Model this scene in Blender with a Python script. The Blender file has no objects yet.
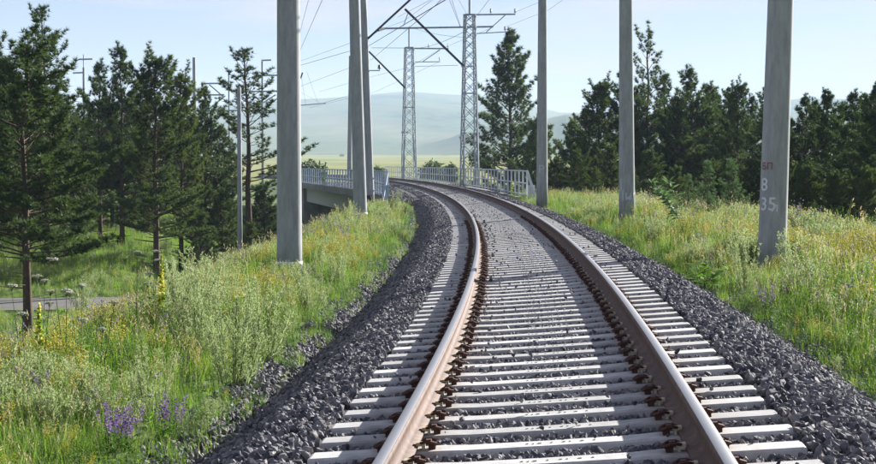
import bpy, bmesh, math, random
import numpy as np
from mathutils import Vector, Matrix

R = math.radians
rng = np.random.default_rng(7)
random.seed(7)
sc = bpy.context.scene
C = sc.collection

# ---------------------------------------------------------------- camera
F = 1650.0                      # focal length in pixels of the 876 px wide photograph
CX, YH = 438.0, 164.1           # optical centre column, horizon row
CAMZ = 1.411                    # above the head of the inner rail
cam_d = bpy.data.cameras.new('camera')
cam_d.sensor_width = 36.0
cam_d.lens = 36.0 * F / 876.0
cam_d.clip_start = 0.1
cam_d.clip_end = 40000
cam = bpy.data.objects.new('camera', cam_d)
C.objects.link(cam)
cam.location = (0, 0, CAMZ)
cam.rotation_euler = (R(90) - math.atan((232 - YH) / F), 0, 0)
sc.camera = cam

# ---------------------------------------------------------------- light
SUN_EL, SUN_AZ = R(22), R(43)   # azimuth clockwise from the view direction
w = bpy.data.worlds.new('World')
sc.world = w
w.use_nodes = True
nt = w.node_tree
nt.nodes.clear()
n_out = nt.nodes.new('ShaderNodeOutputWorld')
n_bg = nt.nodes.new('ShaderNodeBackground')
n_sky = nt.nodes.new('ShaderNodeTexSky')
n_sky.sky_type = 'NISHITA'
n_sky.sun_disc = False
n_sky.sun_elevation = SUN_EL
n_sky.sun_rotation = SUN_AZ
n_sky.altitude = 1500
n_sky.air_density = 1.0
n_sky.dust_density = 0.9
n_sky.ozone_density = 3.5
n_bg.inputs['Strength'].default_value = 0.0325
# thin wispy cloud all over the sky
n_tc = nt.nodes.new('ShaderNodeTexCoord')
n_map = nt.nodes.new('ShaderNodeMapping')
n_map.inputs['Scale'].default_value = (3.0, 3.0, 22.0)
n_noi = nt.nodes.new('ShaderNodeTexNoise')
n_noi.inputs['Scale'].default_value = 1.6
n_noi.inputs['Detail'].default_value = 6
n_noi.inputs['Roughness'].default_value = 0.55
n_rmp = nt.nodes.new('ShaderNodeValToRGB')
n_rmp.color_ramp.elements[0].position = 0.50
n_rmp.color_ramp.elements[1].position = 0.70
n_rmp.color_ramp.elements[0].color = (0.18, 0.18, 0.18, 1)
n_rmp.color_ramp.elements[1].color = (0.85, 0.85, 0.85, 1)
n_mix = nt.nodes.new('ShaderNodeMixRGB')
n_mix.inputs['Color2'].default_value = (7.8, 7.3, 6.9, 1)
nt.links.new(n_tc.outputs['Generated'], n_map.inputs['Vector'])
nt.links.new(n_map.outputs['Vector'], n_noi.inputs['Vector'])
nt.links.new(n_noi.outputs['Fac'], n_rmp.inputs['Fac'])
nt.links.new(n_rmp.outputs['Color'], n_mix.inputs['Fac'])
nt.links.new(n_sky.outputs['Color'], n_mix.inputs['Color1'])
n_tint = nt.nodes.new('ShaderNodeMixRGB')
n_tint.blend_type = 'MULTIPLY'
n_tint.inputs['Fac'].default_value = 1.0
n_tint.inputs['Color2'].default_value = (0.97, 0.93, 1.02, 1)
nt.links.new(n_mix.outputs['Color'], n_tint.inputs['Color1'])
nt.links.new(n_tint.outputs['Color'], n_bg.inputs['Color'])
nt.links.new(n_bg.outputs['Background'], n_out.inputs['Surface'])

sd = bpy.data.lights.new('sun', 'SUN')
sd.energy = 5.0
sd.angle = R(0.53)
sd.color = (1.0, 0.965, 0.91)
sun = bpy.data.objects.new('sun', sd)
C.objects.link(sun)
to_sun = Vector((math.cos(SUN_EL) * math.sin(SUN_AZ), math.cos(SUN_EL) * math.cos(SUN_AZ), math.sin(SUN_EL)))
sun.rotation_euler = to_sun.to_track_quat('Z', 'Y').to_euler()
sun.location = (30, 30, 40)

sc.view_settings.view_transform = 'Standard'
sc.view_settings.look = 'None'
sc.view_settings.exposure = 1.62
sc.view_settings.gamma = 1.0
sc.cycles.max_bounces = 8
sc.cycles.volume_bounces = 1
sc.cycles.transparent_max_bounces = 8


def px(x, y, d):
    """photo pixel -> point at distance d along the view direction"""
    return Vector(((x - CX) / F * d, d, CAMZ + (YH - y) / F * d))


# ---------------------------------------------------------------- materials
def mat(name, col, rough=0.8, metal=0.0, spec=0.3):
    m = bpy.data.materials.new(name)
    m.use_nodes = True
    b = m.node_tree.nodes['Principled BSDF']
    b.inputs['Base Color'].default_value = (*col, 1)
    b.inputs['Roughness'].default_value = rough
    b.inputs['Metallic'].default_value = metal
    b.inputs['Specular IOR Level'].default_value = spec
    return m


def N(m, t):
    return m.node_tree.nodes.new(t)


def LK(m, a, b):
    m.node_tree.links.new(a, b)


def noise_col(m, stops, scale=5.0, detail=6, rough=0.6, coord='Object', stretch=(1, 1, 1), bump=0.0, bscale=None, bdist=0.02):
    """colour ramp over noise into the base colour, optional bump"""
    b = m.node_tree.nodes['Principled BSDF']
    tc = N(m, 'ShaderNodeTexCoord')
    mp = N(m, 'ShaderNodeMapping')
    mp.inputs['Scale'].default_value = stretch
    no = N(m, 'ShaderNodeTexNoise')
    no.inputs['Scale'].default_value = scale
    no.inputs['Detail'].default_value = detail
    no.inputs['Roughness'].default_value = rough
    rp = N(m, 'ShaderNodeValToRGB')
    els = rp.color_ramp.elements
    while len(els) < len(stops):
        els.new(0.5)
    for e, (p, c) in zip(els, stops):
        e.position = p
        e.color = (*c, 1)
    if coord == 'World':
        g = N(m, 'ShaderNodeNewGeometry')
        LK(m, g.outputs['Position'], mp.inputs['Vector'])
    else:
        LK(m, tc.outputs[coord], mp.inputs['Vector'])
    LK(m, mp.outputs['Vector'], no.inputs['Vector'])
    LK(m, no.outputs['Fac'], rp.inputs['Fac'])
    LK(m, rp.outputs['Color'], b.inputs['Base Color'])
    if bump:
        no2 = N(m, 'ShaderNodeTexNoise')
        no2.inputs['Scale'].default_value = bscale or scale * 4
        no2.inputs['Detail'].default_value = 5
        LK(m, mp.outputs['Vector'], no2.inputs['Vector'])
        bp = N(m, 'ShaderNodeBump')
        bp.inputs['Strength'].default_value = bump
        bp.inputs['Distance'].default_value = bdist
        LK(m, no2.outputs['Fac'], bp.inputs['Height'])
        LK(m, bp.outputs['Normal'], b.inputs['Normal'])
    return rp


def leaf_mat(name, c1, c2, trans=0.45, rough=0.6, tcol=None):
    """foliage: colour varies per instance; diffuse + translucent so that back light glows"""
    m = bpy.data.materials.new(name)
    m.use_nodes = True
    n = m.node_tree.nodes
    n.clear()
    out = N(m, 'ShaderNodeOutputMaterial')
    oi = N(m, 'ShaderNodeObjectInfo')
    geo = N(m, 'ShaderNodeNewGeometry')
    add = N(m, 'ShaderNodeMath'); add.operation = 'ADD'
    fr = N(m, 'ShaderNodeMath'); fr.operation = 'MULTIPLY'
    fr.inputs[1].default_value = 0.5
    LK(m, oi.outputs['Random'], add.inputs[0])
    LK(m, geo.outputs['Random Per Island'], add.inputs[1])
    LK(m, add.outputs[0], fr.inputs[0])
    mx = N(m, 'ShaderNodeMixRGB')
    mx.inputs['Color1'].default_value = (*c1, 1)
    mx.inputs['Color2'].default_value = (*c2, 1)
    LK(m, fr.outputs[0], mx.inputs['Fac'])
    d = N(m, 'ShaderNodeBsdfPrincipled')
    d.inputs['Roughness'].default_value = rough
    d.inputs['Specular IOR Level'].default_value = 0.25
    t = N(m, 'ShaderNodeBsdfTranslucent')
    LK(m, mx.outputs[0], d.inputs['Base Color'])
    if tcol:
        tm = N(m, 'ShaderNodeMixRGB'); tm.blend_type = 'MULTIPLY'
        tm.inputs['Fac'].default_value = 1
        tm.inputs['Color2'].default_value = (*tcol, 1)
        LK(m, mx.outputs[0], tm.inputs['Color1'])
        LK(m, tm.outputs[0], t.inputs['Color'])
    else:
        LK(m, mx.outputs[0], t.inputs['Color'])
    ms = N(m, 'ShaderNodeMixShader')
    ms.inputs['Fac'].default_value = trans
    LK(m, d.outputs[0], ms.inputs[1])
    LK(m, t.outputs[0], ms.inputs[2])
    LK(m, ms.outputs[0], out.inputs['Surface'])
    return m


M = {}
# ground: meadow soil and grass tones
M['ground'] = mat('meadow ground', (0.06, 0.09, 0.03), 0.95)
noise_col(M['ground'], [(0.25, (0.085, 0.08, 0.035)), (0.42, (0.07, 0.115, 0.025)), (0.6, (0.10, 0.155, 0.035)), (0.8, (0.15, 0.18, 0.055))],
          scale=0.35, detail=9, rough=0.65, coord='World', bump=0.6, bscale=6, bdist=0.08)
M['hill'] = mat('distant hill', (0.12, 0.15, 0.06), 1.0, spec=0.0)
noise_col(M['hill'], [(0.36, (0.02, 0.045, 0.02)), (0.43, (0.09, 0.13, 0.04)), (0.58, (0.15, 0.165, 0.07)), (0.72, (0.24, 0.22, 0.11))],
          scale=0.004, detail=8, rough=0.62, coord='World', stretch=(1, 0.45, 1))
M['plain'] = mat('distant plain', (0.2, 0.22, 0.1), 1.0, spec=0.0)
noise_col(M['plain'], [(0.3, (0.17, 0.21, 0.075)), (0.5, (0.27, 0.28, 0.12)), (0.7, (0.34, 0.33, 0.16))],
          scale=0.012, detail=8, rough=0.6, coord='World', stretch=(1, 0.3, 1))
M['bed'] = mat('ballast bed', (0.05, 0.05, 0.055), 0.95)
noise_col(M['bed'], [(0.35, (0.02, 0.02, 0.022)), (0.55, (0.055, 0.054, 0.062)), (0.75, (0.11, 0.105, 0.11))], scale=16, detail=4, coord='World', bump=1.0, bscale=20, bdist=0.04)
M['conc'] = mat('sleeper concrete', (0.45, 0.43, 0.40), 0.85)
M['pole'] = mat('pole concrete', (0.36, 0.36, 0.35), 0.85)
M['deck'] = mat('bridge concrete', (0.38, 0.36, 0.32), 0.9)
noise_col(M['deck'], [(0.3, (0.16, 0.15, 0.135)), (0.6, (0.30, 0.285, 0.255))], scale=1.2, stretch=(1, 1, 0.35), bump=0.3)
M['dirt'] = mat('dry earth', (0.2, 0.15, 0.1), 0.95)
noise_col(M['dirt'], [(0.3, (0.12, 0.09, 0.06)), (0.6, (0.26, 0.20, 0.14))], scale=2.5, bump=0.8, bdist=0.06)
M['asphalt'] = mat('worn asphalt', (0.09, 0.09, 0.09), 0.9)
noise_col(M['asphalt'], [(0.3, (0.10, 0.097, 0.092)), (0.7, (0.15, 0.145, 0.135))], scale=0.8, detail=8, coord='World', bump=0.3, bscale=30, bdist=0.01)
M['railtop'] = mat('worn rail head', (0.34, 0.34, 0.35), 0.46, metal=0.7)
M['rust'] = mat('rusty rail side', (0.16, 0.085, 0.055), 0.75)
noise_col(M['rust'], [(0.3, (0.055, 0.030, 0.022)), (0.5, (0.105, 0.060, 0.042)), (0.72, (0.20, 0.115, 0.08))], scale=7, rough=0.8, coord='World', bump=0.2, bscale=60, bdist=0.004)
M['clip'] = mat('rusty clip', (0.085, 0.02, 0.014), 0.7)
noise_col(M['clip'], [(0.3, (0.04, 0.018, 0.014)), (0.7, (0.105, 0.042, 0.028))], scale=30, coord='World')
M['insul'] = mat('cream insulator', (0.50, 0.44, 0.30), 0.6)
M['galv'] = mat('grey painted steel', (0.30, 0.34, 0.38), 0.55, metal=0.2)
noise_col(M['galv'], [(0.35, (0.26, 0.30, 0.34)), (0.7, (0.42, 0.46, 0.50))], scale=3, coord='World')
M['rail_paint'] = mat('pale railing paint', (0.62, 0.66, 0.68), 0.6)
noise_col(M['rail_paint'], [(0.3, (0.50, 0.54, 0.57)), (0.7, (0.70, 0.74, 0.76))], scale=4, coord='World')
M['rail_blue'] = mat('blue grey railing paint', (0.42, 0.50, 0.60), 0.6)
M['darksteel'] = mat('dark steel', (0.06, 0.065, 0.075), 0.6, metal=0.4)
M['ceramic'] = mat('brown ceramic', (0.05, 0.03, 0.025), 0.3)
M['wire'] = mat('wire', (0.09, 0.09, 0.095), 0.5, metal=0.5)
M['bitumen'] = mat('bitumen coated foot', (0.05, 0.055, 0.06), 0.85)
M['white'] = mat('white paint', (0.80, 0.82, 0.82), 0.7)
M['redpaint'] = mat('red paint', (0.26, 0.11, 0.105), 0.8)
M['greypaint'] = mat('faded pale paint', (0.66, 0.69, 0.72), 0.8)
M['dullpaint'] = mat('dull pale paint', (0.46, 0.49, 0.52), 0.8)
M['girder'] = mat('pale girder concrete', (0.5, 0.47, 0.42), 0.9)
M['bark'] = mat('pine bark', (0.09, 0.06, 0.045), 0.95)
noise_col(M['bark'], [(0.3, (0.05, 0.036, 0.028)), (0.55, (0.10, 0.068, 0.048)), (0.8, (0.19, 0.115, 0.07))], scale=6, stretch=(1, 1, 0.3), bump=0.6, bdist=0.03)
M['needle'] = leaf_mat('pine needles', (0.024, 0.052, 0.024), (0.070, 0.108, 0.040), 0.36, tcol=(1.3, 1.3, 0.6))
M['needle2'] = leaf_mat('pine needles yellow green', (0.034, 0.064, 0.024), (0.098, 0.134, 0.044), 0.40, tcol=(1.3, 1.3, 0.6))
M['young'] = leaf_mat('young pine needles', (0.07, 0.14, 0.045), (0.15, 0.23, 0.09), 0.4)
M['broad'] = leaf_mat('broad leaves', (0.04, 0.075, 0.02), (0.09, 0.13, 0.035), 0.4)
M['grass'] = leaf_mat('meadow grass blades', (0.075, 0.20, 0.014), (0.28, 0.40, 0.05), 0.55)
M['grass_d'] = leaf_mat('deep green weeds', (0.075, 0.20, 0.014), (0.18, 0.34, 0.035), 0.5)
M['straw'] = leaf_mat('dry straw', (0.34, 0.28, 0.14), (0.46, 0.40, 0.22), 0.45)
M['silver'] = leaf_mat('silver wormwood leaves', (0.25, 0.33, 0.12), (0.42, 0.48, 0.24), 0.5)
M['yellow'] = leaf_mat('yellow blossom', (0.62, 0.54, 0.05), (0.74, 0.68, 0.14), 0.4)
M['purple'] = leaf_mat('purple blossom', (0.17, 0.10, 0.27), (0.30, 0.20, 0.40), 0.4)
M['pink'] = leaf_mat('pale mauve blossom', (0.38, 0.26, 0.42), (0.52, 0.40, 0.52), 0.4)
M['cream'] = leaf_mat('white umbel blossom', (0.55, 0.56, 0.44), (0.70, 0.70, 0.60), 0.35)
M['stem'] = leaf_mat('green stem', (0.10, 0.15, 0.05), (0.16, 0.20, 0.08), 0.3)


def stone_mat():
    m = mat('ballast stone', (0.08, 0.08, 0.09), 0.85, spec=0.3)
    b = m.node_tree.nodes['Principled BSDF']
    oi = N(m, 'ShaderNodeObjectInfo')
    rp = N(m, 'ShaderNodeValToRGB')
    e = rp.color_ramp.elements
    for p, c in [(0.25, (0.10, 0.10, 0.115)), (0.55, (0.15, 0.148, 0.165)), (0.8, (0.215, 0.205, 0.212))]:
        x = e.new(p); x.color = (*c, 1)
    e[0].color = (0.04, 0.041, 0.05, 1)
    e[-1].position = 1.0; e[-1].color = (0.30, 0.275, 0.26, 1)
    LK(m, oi.outputs['Random'], rp.inputs['Fac'])
    no = N(m, 'ShaderNodeTexNoise'); no.inputs['Scale'].default_value = 3
    tc = N(m, 'ShaderNodeTexCoord')
    LK(m, tc.outputs['Object'], no.inputs['Vector'])
    mx = N(m, 'ShaderNodeMixRGB'); mx.blend_type = 'OVERLAY'; mx.inputs['Fac'].default_value = 0.6
    LK(m, rp.outputs[0], mx.inputs[1]); LK(m, no.outputs['Fac'], mx.inputs[2])
    LK(m, mx.outputs[0], b.inputs['Base Color'])
    return m


M['stone'] = stone_mat()


def weathered(m, light, dark, rnd=0.25, streak=(3, 3, 0.25), sc1=1.5):
    """concrete with vertical streaks, pores and a per-object tone"""
    b = m.node_tree.nodes['Principled BSDF']
    rp = noise_col(m, [(0.28, dark), (0.5, tuple((a + c) / 2 for a, c in zip(light, dark))), (0.72, light)], scale=sc1, detail=9, rough=0.7, stretch=streak, bump=0.35, bscale=40, bdist=0.006)
    oi = N(m, 'ShaderNodeObjectInfo')
    mr = N(m, 'ShaderNodeMapRange')
    mr.inputs['To Min'].default_value = 1 - rnd
    mr.inputs['To Max'].default_value = 1 + rnd * 0.4
    LK(m, oi.outputs['Random'], mr.inputs['Value'])
    v = N(m, 'ShaderNodeMixRGB'); v.blend_type = 'MULTIPLY'; v.inputs['Fac'].default_value = 1
    LK(m, rp.outputs['Color'], v.inputs['Color1'])
    LK(m, mr.outputs[0], v.inputs['Color2'])
    LK(m, v.outputs[0], b.inputs['Base Color'])


weathered(M['conc'], (0.61, 0.605, 0.59), (0.37, 0.365, 0.355), 0.26, (2.0, 2.0, 2.0), 3.5)
def seat_stain(m):
    b = m.node_tree.nodes['Principled BSDF']
    src = b.inputs['Base Color'].links[0].from_socket
    tc = N(m, 'ShaderNodeTexCoord'); sx = N(m, 'ShaderNodeSeparateXYZ')
    LK(m, tc.outputs['Object'], sx.inputs[0])
    ab = N(m, 'ShaderNodeMath'); ab.operation = 'ABSOLUTE'; LK(m, sx.outputs['X'], ab.inputs[0])
    su = N(m, 'ShaderNodeMath'); su.operation = 'SUBTRACT'; LK(m, ab.outputs[0], su.inputs[0]); su.inputs[1].default_value = G_SEAT
    a2 = N(m, 'ShaderNodeMath'); a2.operation = 'ABSOLUTE'; LK(m, su.outputs[0], a2.inputs[0])
    no = N(m, 'ShaderNodeTexNoise'); no.inputs['Scale'].default_value = 9; no.inputs['Detail'].default_value = 6
    geo = N(m, 'ShaderNodeNewGeometry'); LK(m, geo.outputs['Position'], no.inputs['Vector'])
    ml = N(m, 'ShaderNodeMath'); ml.operation = 'MULTIPLY_ADD'; LK(m, no.outputs['Fac'], ml.inputs[0]); ml.inputs[1].default_value = 0.5; LK(m, a2.outputs[0], ml.inputs[2])
    mr = N(m, 'ShaderNodeMapRange'); LK(m, ml.outputs[0], mr.inputs['Value'])
    mr.inputs['From Min'].default_value = 0.28; mr.inputs['From Max'].default_value = 0.55
    mr.inputs['To Min'].default_value = 0.5; mr.inputs['To Max'].default_value = 0.0
    mx = N(m, 'ShaderNodeMixRGB'); LK(m, mr.outputs[0], mx.inputs['Fac']); LK(m, src, mx.inputs['Color1'])
    mx.inputs['Color2'].default_value = (0.24, 0.17, 0.125, 1)
    LK(m, mx.outputs[0], b.inputs['Base Color'])


G_SEAT = 0.7975
seat_stain(M['conc'])
weathered(M['pole'], (0.43, 0.445, 0.46), (0.235, 0.24, 0.25), 0.1, (3.5, 3.5, 0.7), 2.2)


# ---------------------------------------------------------------- mesh helpers
class MB:
    """collects vertices and faces (with material slots) for ONE mesh object"""
    def __init__(s):
        s.v, s.f, s.m = [], [], []

    def add(s, vs, fs, mi=0):
        o = len(s.v)
        s.v.extend([tuple(p) for p in vs])
        s.f.extend([tuple(i + o for i in f) for f in fs])
        s.m.extend([mi] * len(fs))

    def box(s, c, size, rot=None, mi=0):
        hx, hy, hz = (k / 2 for k in size)
        pts = [Vector((x, y, z)) for z in (-hz, hz) for y in (-hy, hy) for x in (-hx, hx)]
        if rot is not None:
            pts = [rot @ p for p in pts]
        c = Vector(c)
        s.add([p + c for p in pts], [(0, 2, 3, 1), (4, 5, 7, 6), (0, 1, 5, 4), (2, 6, 7, 3), (0, 4, 6, 2), (1, 3, 7, 5)], mi)

    def tube(s, pts, rad, n=6, caps=True, mi=0):
        """round bar along points; rad one value or one per point"""
        pts = [Vector(p) for p in pts]
        if not hasattr(rad, '__len__'):
            rad = [rad] * len(pts)
        vs, fs = [], []
        ref = None
        for i, p in enumerate(pts):
            t = (pts[min(i + 1, len(pts) - 1)] - pts[max(i - 1, 0)]).normalized()
            if ref is None:
                ref = Vector((0, 0, 1)) if abs(t.z) < 0.9 else Vector((1, 0, 0))
            a = t.cross(ref).normalized()
            b = a.cross(t).normalized()
            ref = b
            for k in range(n):
                an = 2 * math.pi * k / n
                vs.append(p + (a * math.cos(an) + b * math.sin(an)) * rad[i])
        for i in range(len(pts) - 1):
            for k in range(n):
                k2 = (k + 1) % n
                fs.append((i * n + k, i * n + k2, (i + 1) * n + k2, (i + 1) * n + k))
        if caps:
            fs.append(tuple(range(n))[::-1])
            fs.append(tuple((len(pts) - 1) * n + k for k in range(n)))
        s.add(vs, fs, mi)

    def bar(s, a, b, wd, ht=None, mi=0):
        """square bar from a to b"""
        a, b = Vector(a), Vector(b)
        ht = ht or wd
        t = (b - a)
        L = t.length
        q = t.to_track_quat('Y', 'Z').to_matrix()
        s.box((a + b) / 2, (wd, L, ht), q, mi)

    def mesh(s, name, mats, smooth=False):
        me = bpy.data.meshes.new(name)
        me.from_pydata(s.v, [], s.f)
        for m in (mats if isinstance(mats, (list, tuple)) else [mats]):
            me.materials.append(m)
        me.polygons.foreach_set('material_index', s.m)
        if smooth:
            me.polygons.foreach_set('use_smooth', [True] * len(me.polygons))
        me.update()
        return me

    def build(s, name, mats, parent=None, smooth=False, loc=None):
        return link(name, s.mesh(name, mats, smooth), parent, loc)


def link(name, me, parent=None, loc=None):
    o = bpy.data.objects.new(name, me)
    C.objects.link(o)
    if parent is not None:
        o.parent = parent
    if loc is not None:
        o.location = loc
    return o


def np_mesh(name, verts, faces, mats, midx=None, smooth=False):
    """fast mesh from arrays; faces (n,3) or (n,4)"""
    me = bpy.data.meshes.new(name)
    nv, nf, k = len(verts), len(faces), faces.shape[1]
    me.vertices.add(nv)
    me.vertices.foreach_set('co', np.ascontiguousarray(verts, np.float32).ravel())
    me.loops.add(nf * k)
    me.loops.foreach_set('vertex_index', np.ascontiguousarray(faces, np.int32).ravel())
    me.polygons.add(nf)
    me.polygons.foreach_set('loop_start', np.arange(0, nf * k, k, dtype=np.int32))
    me.polygons.foreach_set('loop_total', np.full(nf, k, np.int32))
    for m in (mats if isinstance(mats, (list, tuple)) else [mats]):
        me.materials.append(m)
    if midx is not None:
        me.polygons.foreach_set('material_index', np.ascontiguousarray(midx, np.int32))
    if smooth:
        me.polygons.foreach_set('use_smooth', np.ones(nf, bool))
    me.update(calc_edges=True)
    me.validate()
    return me


def tag(o, label=None, cat=None, group=None, kind=None):
    if label: o['label'] = label
    if cat: o['category'] = cat
    if group: o['group'] = group
    if kind: o['kind'] = kind
    return o


def empty(name, loc=(0, 0, 0), rz=0.0):
    o = bpy.data.objects.new(name, None)
    o.empty_display_size = 0.3
    C.objects.link(o)
    o.location = loc
    o.rotation_euler = (0, 0, rz)
    return o


# ---------------------------------------------------------------- track alignment
G = 1.595                       # rail centre to rail centre
CANT = 0.116
_s = np.arange(5, 420, 0.1)
_t = np.clip(_s / 100, 0, 1)
_k = (0.2555 - 0.3598 * _t + 0.179 * _t * _t) / 100
_k = _k + np.clip((_s - 150) / 100, 0, 1) * 0.0004
_h = 0.0746 - np.cumsum(_k) * 0.1
_X = 0.3188 + np.cumsum(np.sin(_h)) * 0.1
_Y = 5 + np.cumsum(np.cos(_h)) * 0.1
_pre = np.arange(-15, 5, 0.1)
_S = np.concatenate([_pre, _s])
_H = np.concatenate([np.full(len(_pre), 0.0746), _h])
_X = np.concatenate([0.3188 + (_pre - 5) * math.sin(0.0746), _X])
_Y = np.concatenate([5 + (_pre - 5) * math.cos(0.0746), _Y])


def tz(s):
    return -0.0393 * s / 100 - 0.0327 * (s / 100) ** 2


def TP(s, u, z=0.0):
    """point at distance s along the track, u to the right of its centre, z above the tilted rail plane"""
    x = np.interp(s, _S, _X); y = np.interp(s, _S, _Y); h = np.interp(s, _S, _H)
    c = np.clip((u + G / 2) / G, -0.9, 1.9) * CANT
    return x + u * np.cos(h), y - u * np.sin(h), tz(s) + c + z


def xc(y):
    return np.interp(y, _Y, _X)


# ---------------------------------------------------------------- terrain
ROAD = np.array([(-140, 60), (-60, 66.5), (-30, 68.3), (-16, 69.0), (-10.6, 70.5), (-10.2, 78), (-11.0, 88), (-11, 98), (-8, 106), (0, 111), (14, 115), (60, 122), (140, 128)], float)


def road_dense():
    # smooth the polyline with a few corner-cutting passes
    p = ROAD
    for _ in range(3):
        q = [p[0]]
        for a, b in zip(p[:-1], p[1:]):
            q += [a * 0.75 + b * 0.25, a * 0.25 + b * 0.75]
        q.append(p[-1])
        p = np.array(q)
    return p


RD = road_dense()


def road_dist(x, y):
    d = np.full(x.shape, 1e9)
    for a, b in zip(RD[:-1], RD[1:]):
        ab = b - a
        t = np.clip(((x - a[0]) * ab[0] + (y - a[1]) * ab[1]) / (ab @ ab), 0, 1)
        d = np.minimum(d, np.hypot(x - a[0] - t * ab[0], y - a[1] - t * ab[1]))
    return d


def vnoise(x, y, seed=0):
    """cheap smooth value noise"""
    xi, yi = np.floor(x).astype(np.int64), np.floor(y).astype(np.int64)
    fx, fy = x - xi, y - yi
    fx, fy = fx * fx * (3 - 2 * fx), fy * fy * (3 - 2 * fy)

    def hsh(a, b):
        n = (a * 374761393 + b * 668265263 + seed * 974711) & 0x7fffffff
        n = ((n ^ (n >> 13)) * 1274126177) & 0x7fffffff
        return ((n ^ (n >> 16)) & 0xffff) / 65535.0
    return (hsh(xi, yi) * (1 - fx) + hsh(xi + 1, yi) * fx) * (1 - fy) + (hsh(xi, yi + 1) * (1 - fx) + hsh(xi + 1, yi + 1) * fx) * fy


def sm(a, b, v):
    t = np.clip((v - a) / (b - a), 0, 1)
    return t * t * (3 - 2 * t)


RIDGE_X = np.array([-900, -200, 0, 200, 300, 380, 410, 450, 500, 560, 620, 700, 800, 1000, 1800])
RIDGE_Y = np.array([126, 120, 114, 108, 102.5, 98.5, 97.5, 101, 105, 118, 118, 112, 104, 106, 118])


def height(x, y):
    x = np.asarray(x, float); y = np.asarray(y, float)
    u = x - xc(np.clip(y, -14, 400))
    base_l = np.interp(y, [70, 78, 125, 260, 420, 2500], [-4.5, -4.2, -2.3, -3.4, -2.8, 15])
    base_r = np.interp(y, [70, 125, 260, 420, 2500], [-3.4, -3.6, -3.4, -2.8, 15])
    wv = sm(-12, 12, u)
    base = base_l * (1 - wv) + base_r * wv
    base = base + (vnoise(x / 9, y / 9, 1) - 0.5) * 0.5 * sm(15, 24, np.abs(u)) + (vnoise(x / 40, y / 40, 2) - 0.5) * 1.6 * sm(70, 120, np.hypot(x, y)) * (1 - sm(250, 600, np.hypot(x, y)))
    toe = np.interp(y, [40, 60], [-13.2, -11.4])
    # embankment, 0..1 share on each side
    zl_top = -0.60
    sh = np.interp(y, [45, 66, 76], [-4.8, -4.7, -3.0])
    t = np.clip((sh - u) / (sh - toe), 0, 1)
    el = zl_top + (base - zl_top) * (t * 0.85 + 0.15 * t * t)
    el = np.where(u > sh, np.interp(u, [-4.8, -3, -2.55, -2.3], [-0.60, -0.57, -0.64, -0.9]), el)
    t = np.clip((u - 7.5) / 15, 0, 1)
    er0 = np.interp(u, [2.4, 2.65, 4.2, 7.5], [-0.9, -0.52, -0.34, -0.55])
    er = np.where(u < 7.5, er0, -0.55 + (base + 0.55) * t)
    e = np.where(u < 0, el, er)
    e = np.where(np.abs(u) < 2.35, -0.9, e)
    fade = sm(270, 330, y)
    z = e * (1 - fade) + base * fade
    z = z + (vnoise(x * 1.1, y * 1.1, 3) - 0.5) * 0.10 * sm(2.8, 4.0, np.abs(u))
    # opening under the bridge
    op = sm(95, 99.5, y - 0.18 * x) * (1 - sm(146, 152, y)) * (1 - sm(12, 20, np.abs(u)))
    z = z * (1 - op) + np.minimum(z, -4.6) * op
    # road bench
    near = (np.abs(x) < 150) & (y > 40) & (y < 140)
    rd = np.full(x.shape, 1e9)
    if near.any():
        rd[near] = road_dist(x[near], y[near])
    rw = 1 - sm(3.3, 6.0, rd)
    z = z * (1 - rw) + (-4.55) * rw
    return z


def hill_z(col, d):
    """distant ridge and a nearer wooded spur, by bearing (as a photo column) and distance"""
    x = (col - CX) / F * d; y = d
    zr = 6000 * (YH - np.interp(col, RIDGE_X, RIDGE_Y)) / F + CAMZ
    z = 13 + 16 * (vnoise(x / 800, y / 800, 9) - .5) * sm(2300, 3200, d) + sm(2350, 6000, d) * (zr - 15) * (1 - 0.5 * sm(6100, 9000, d))
    z = z + ((vnoise(x / 420, y / 420, 5) - 0.5) * 17 + (vnoise(x / 130, y / 130, 6) - 0.5) * 9) * sm(2600, 4200, d)
    ridge = np.interp(col, [420, 436, 450, 463, 500, 540, 580, 640, 760, 900], [0, 7, 18, 30, 44, 60, 66, 52, 20, 0])
    z = z + ridge * np.exp(-((d - 3000) / 380) ** 2) * (0.9 + 0.2 * vnoise(col / 9, d / 200, 4))
    return z


def axis(lo, hi, near_lo, near_hi, step, g):
    a = list(np.arange(near_lo, near_hi, step))
    d, p = step, near_hi
    up = []
    while p < hi:
        up.append(p); d *= g; p += d
    up.append(hi)
    d, p = step, near_lo
    dn = []
    while True:
        d *= g; p -= d
        if p < lo:
            dn.append(lo); break
        dn.append(p)
    return np.array(dn[::-1] + a + up)


def grid_mesh(name, xs, ys, mats, mid=None):
    gx, gy = np.meshgrid(xs, ys)
    gz = height(gx, gy)
    v = np.stack([gx, gy, gz], -1).reshape(-1, 3)
    nx, ny = len(xs), len(ys)
    i = np.arange(nx - 1)[None] + (np.arange(ny - 1) * nx)[:, None]
    f = np.stack([i, i + 1, i + 1 + nx, i + nx], -1).reshape(-1, 4)
    cxy = v[f].mean(1)
    m = mid(cxy) if mid is not None else None
    return np_mesh(name, v, f, mats, m, True)


xs = axis(-9000, 9000, -18, 16, 0.35, 1.05)
ys = axis(-400, 9000, 4, 60, 0.45, 1.035)


def gmat(c):
    d = np.hypot(c[:, 0], c[:, 1])
    return np.where(d > 330, 1, 0)


ground = link('ground', grid_mesh('ground', xs, ys, [M['ground'], M['plain']], gmat))
tag(ground, kind='structure', label='grassy meadow ground with the railway embankment')


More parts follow.
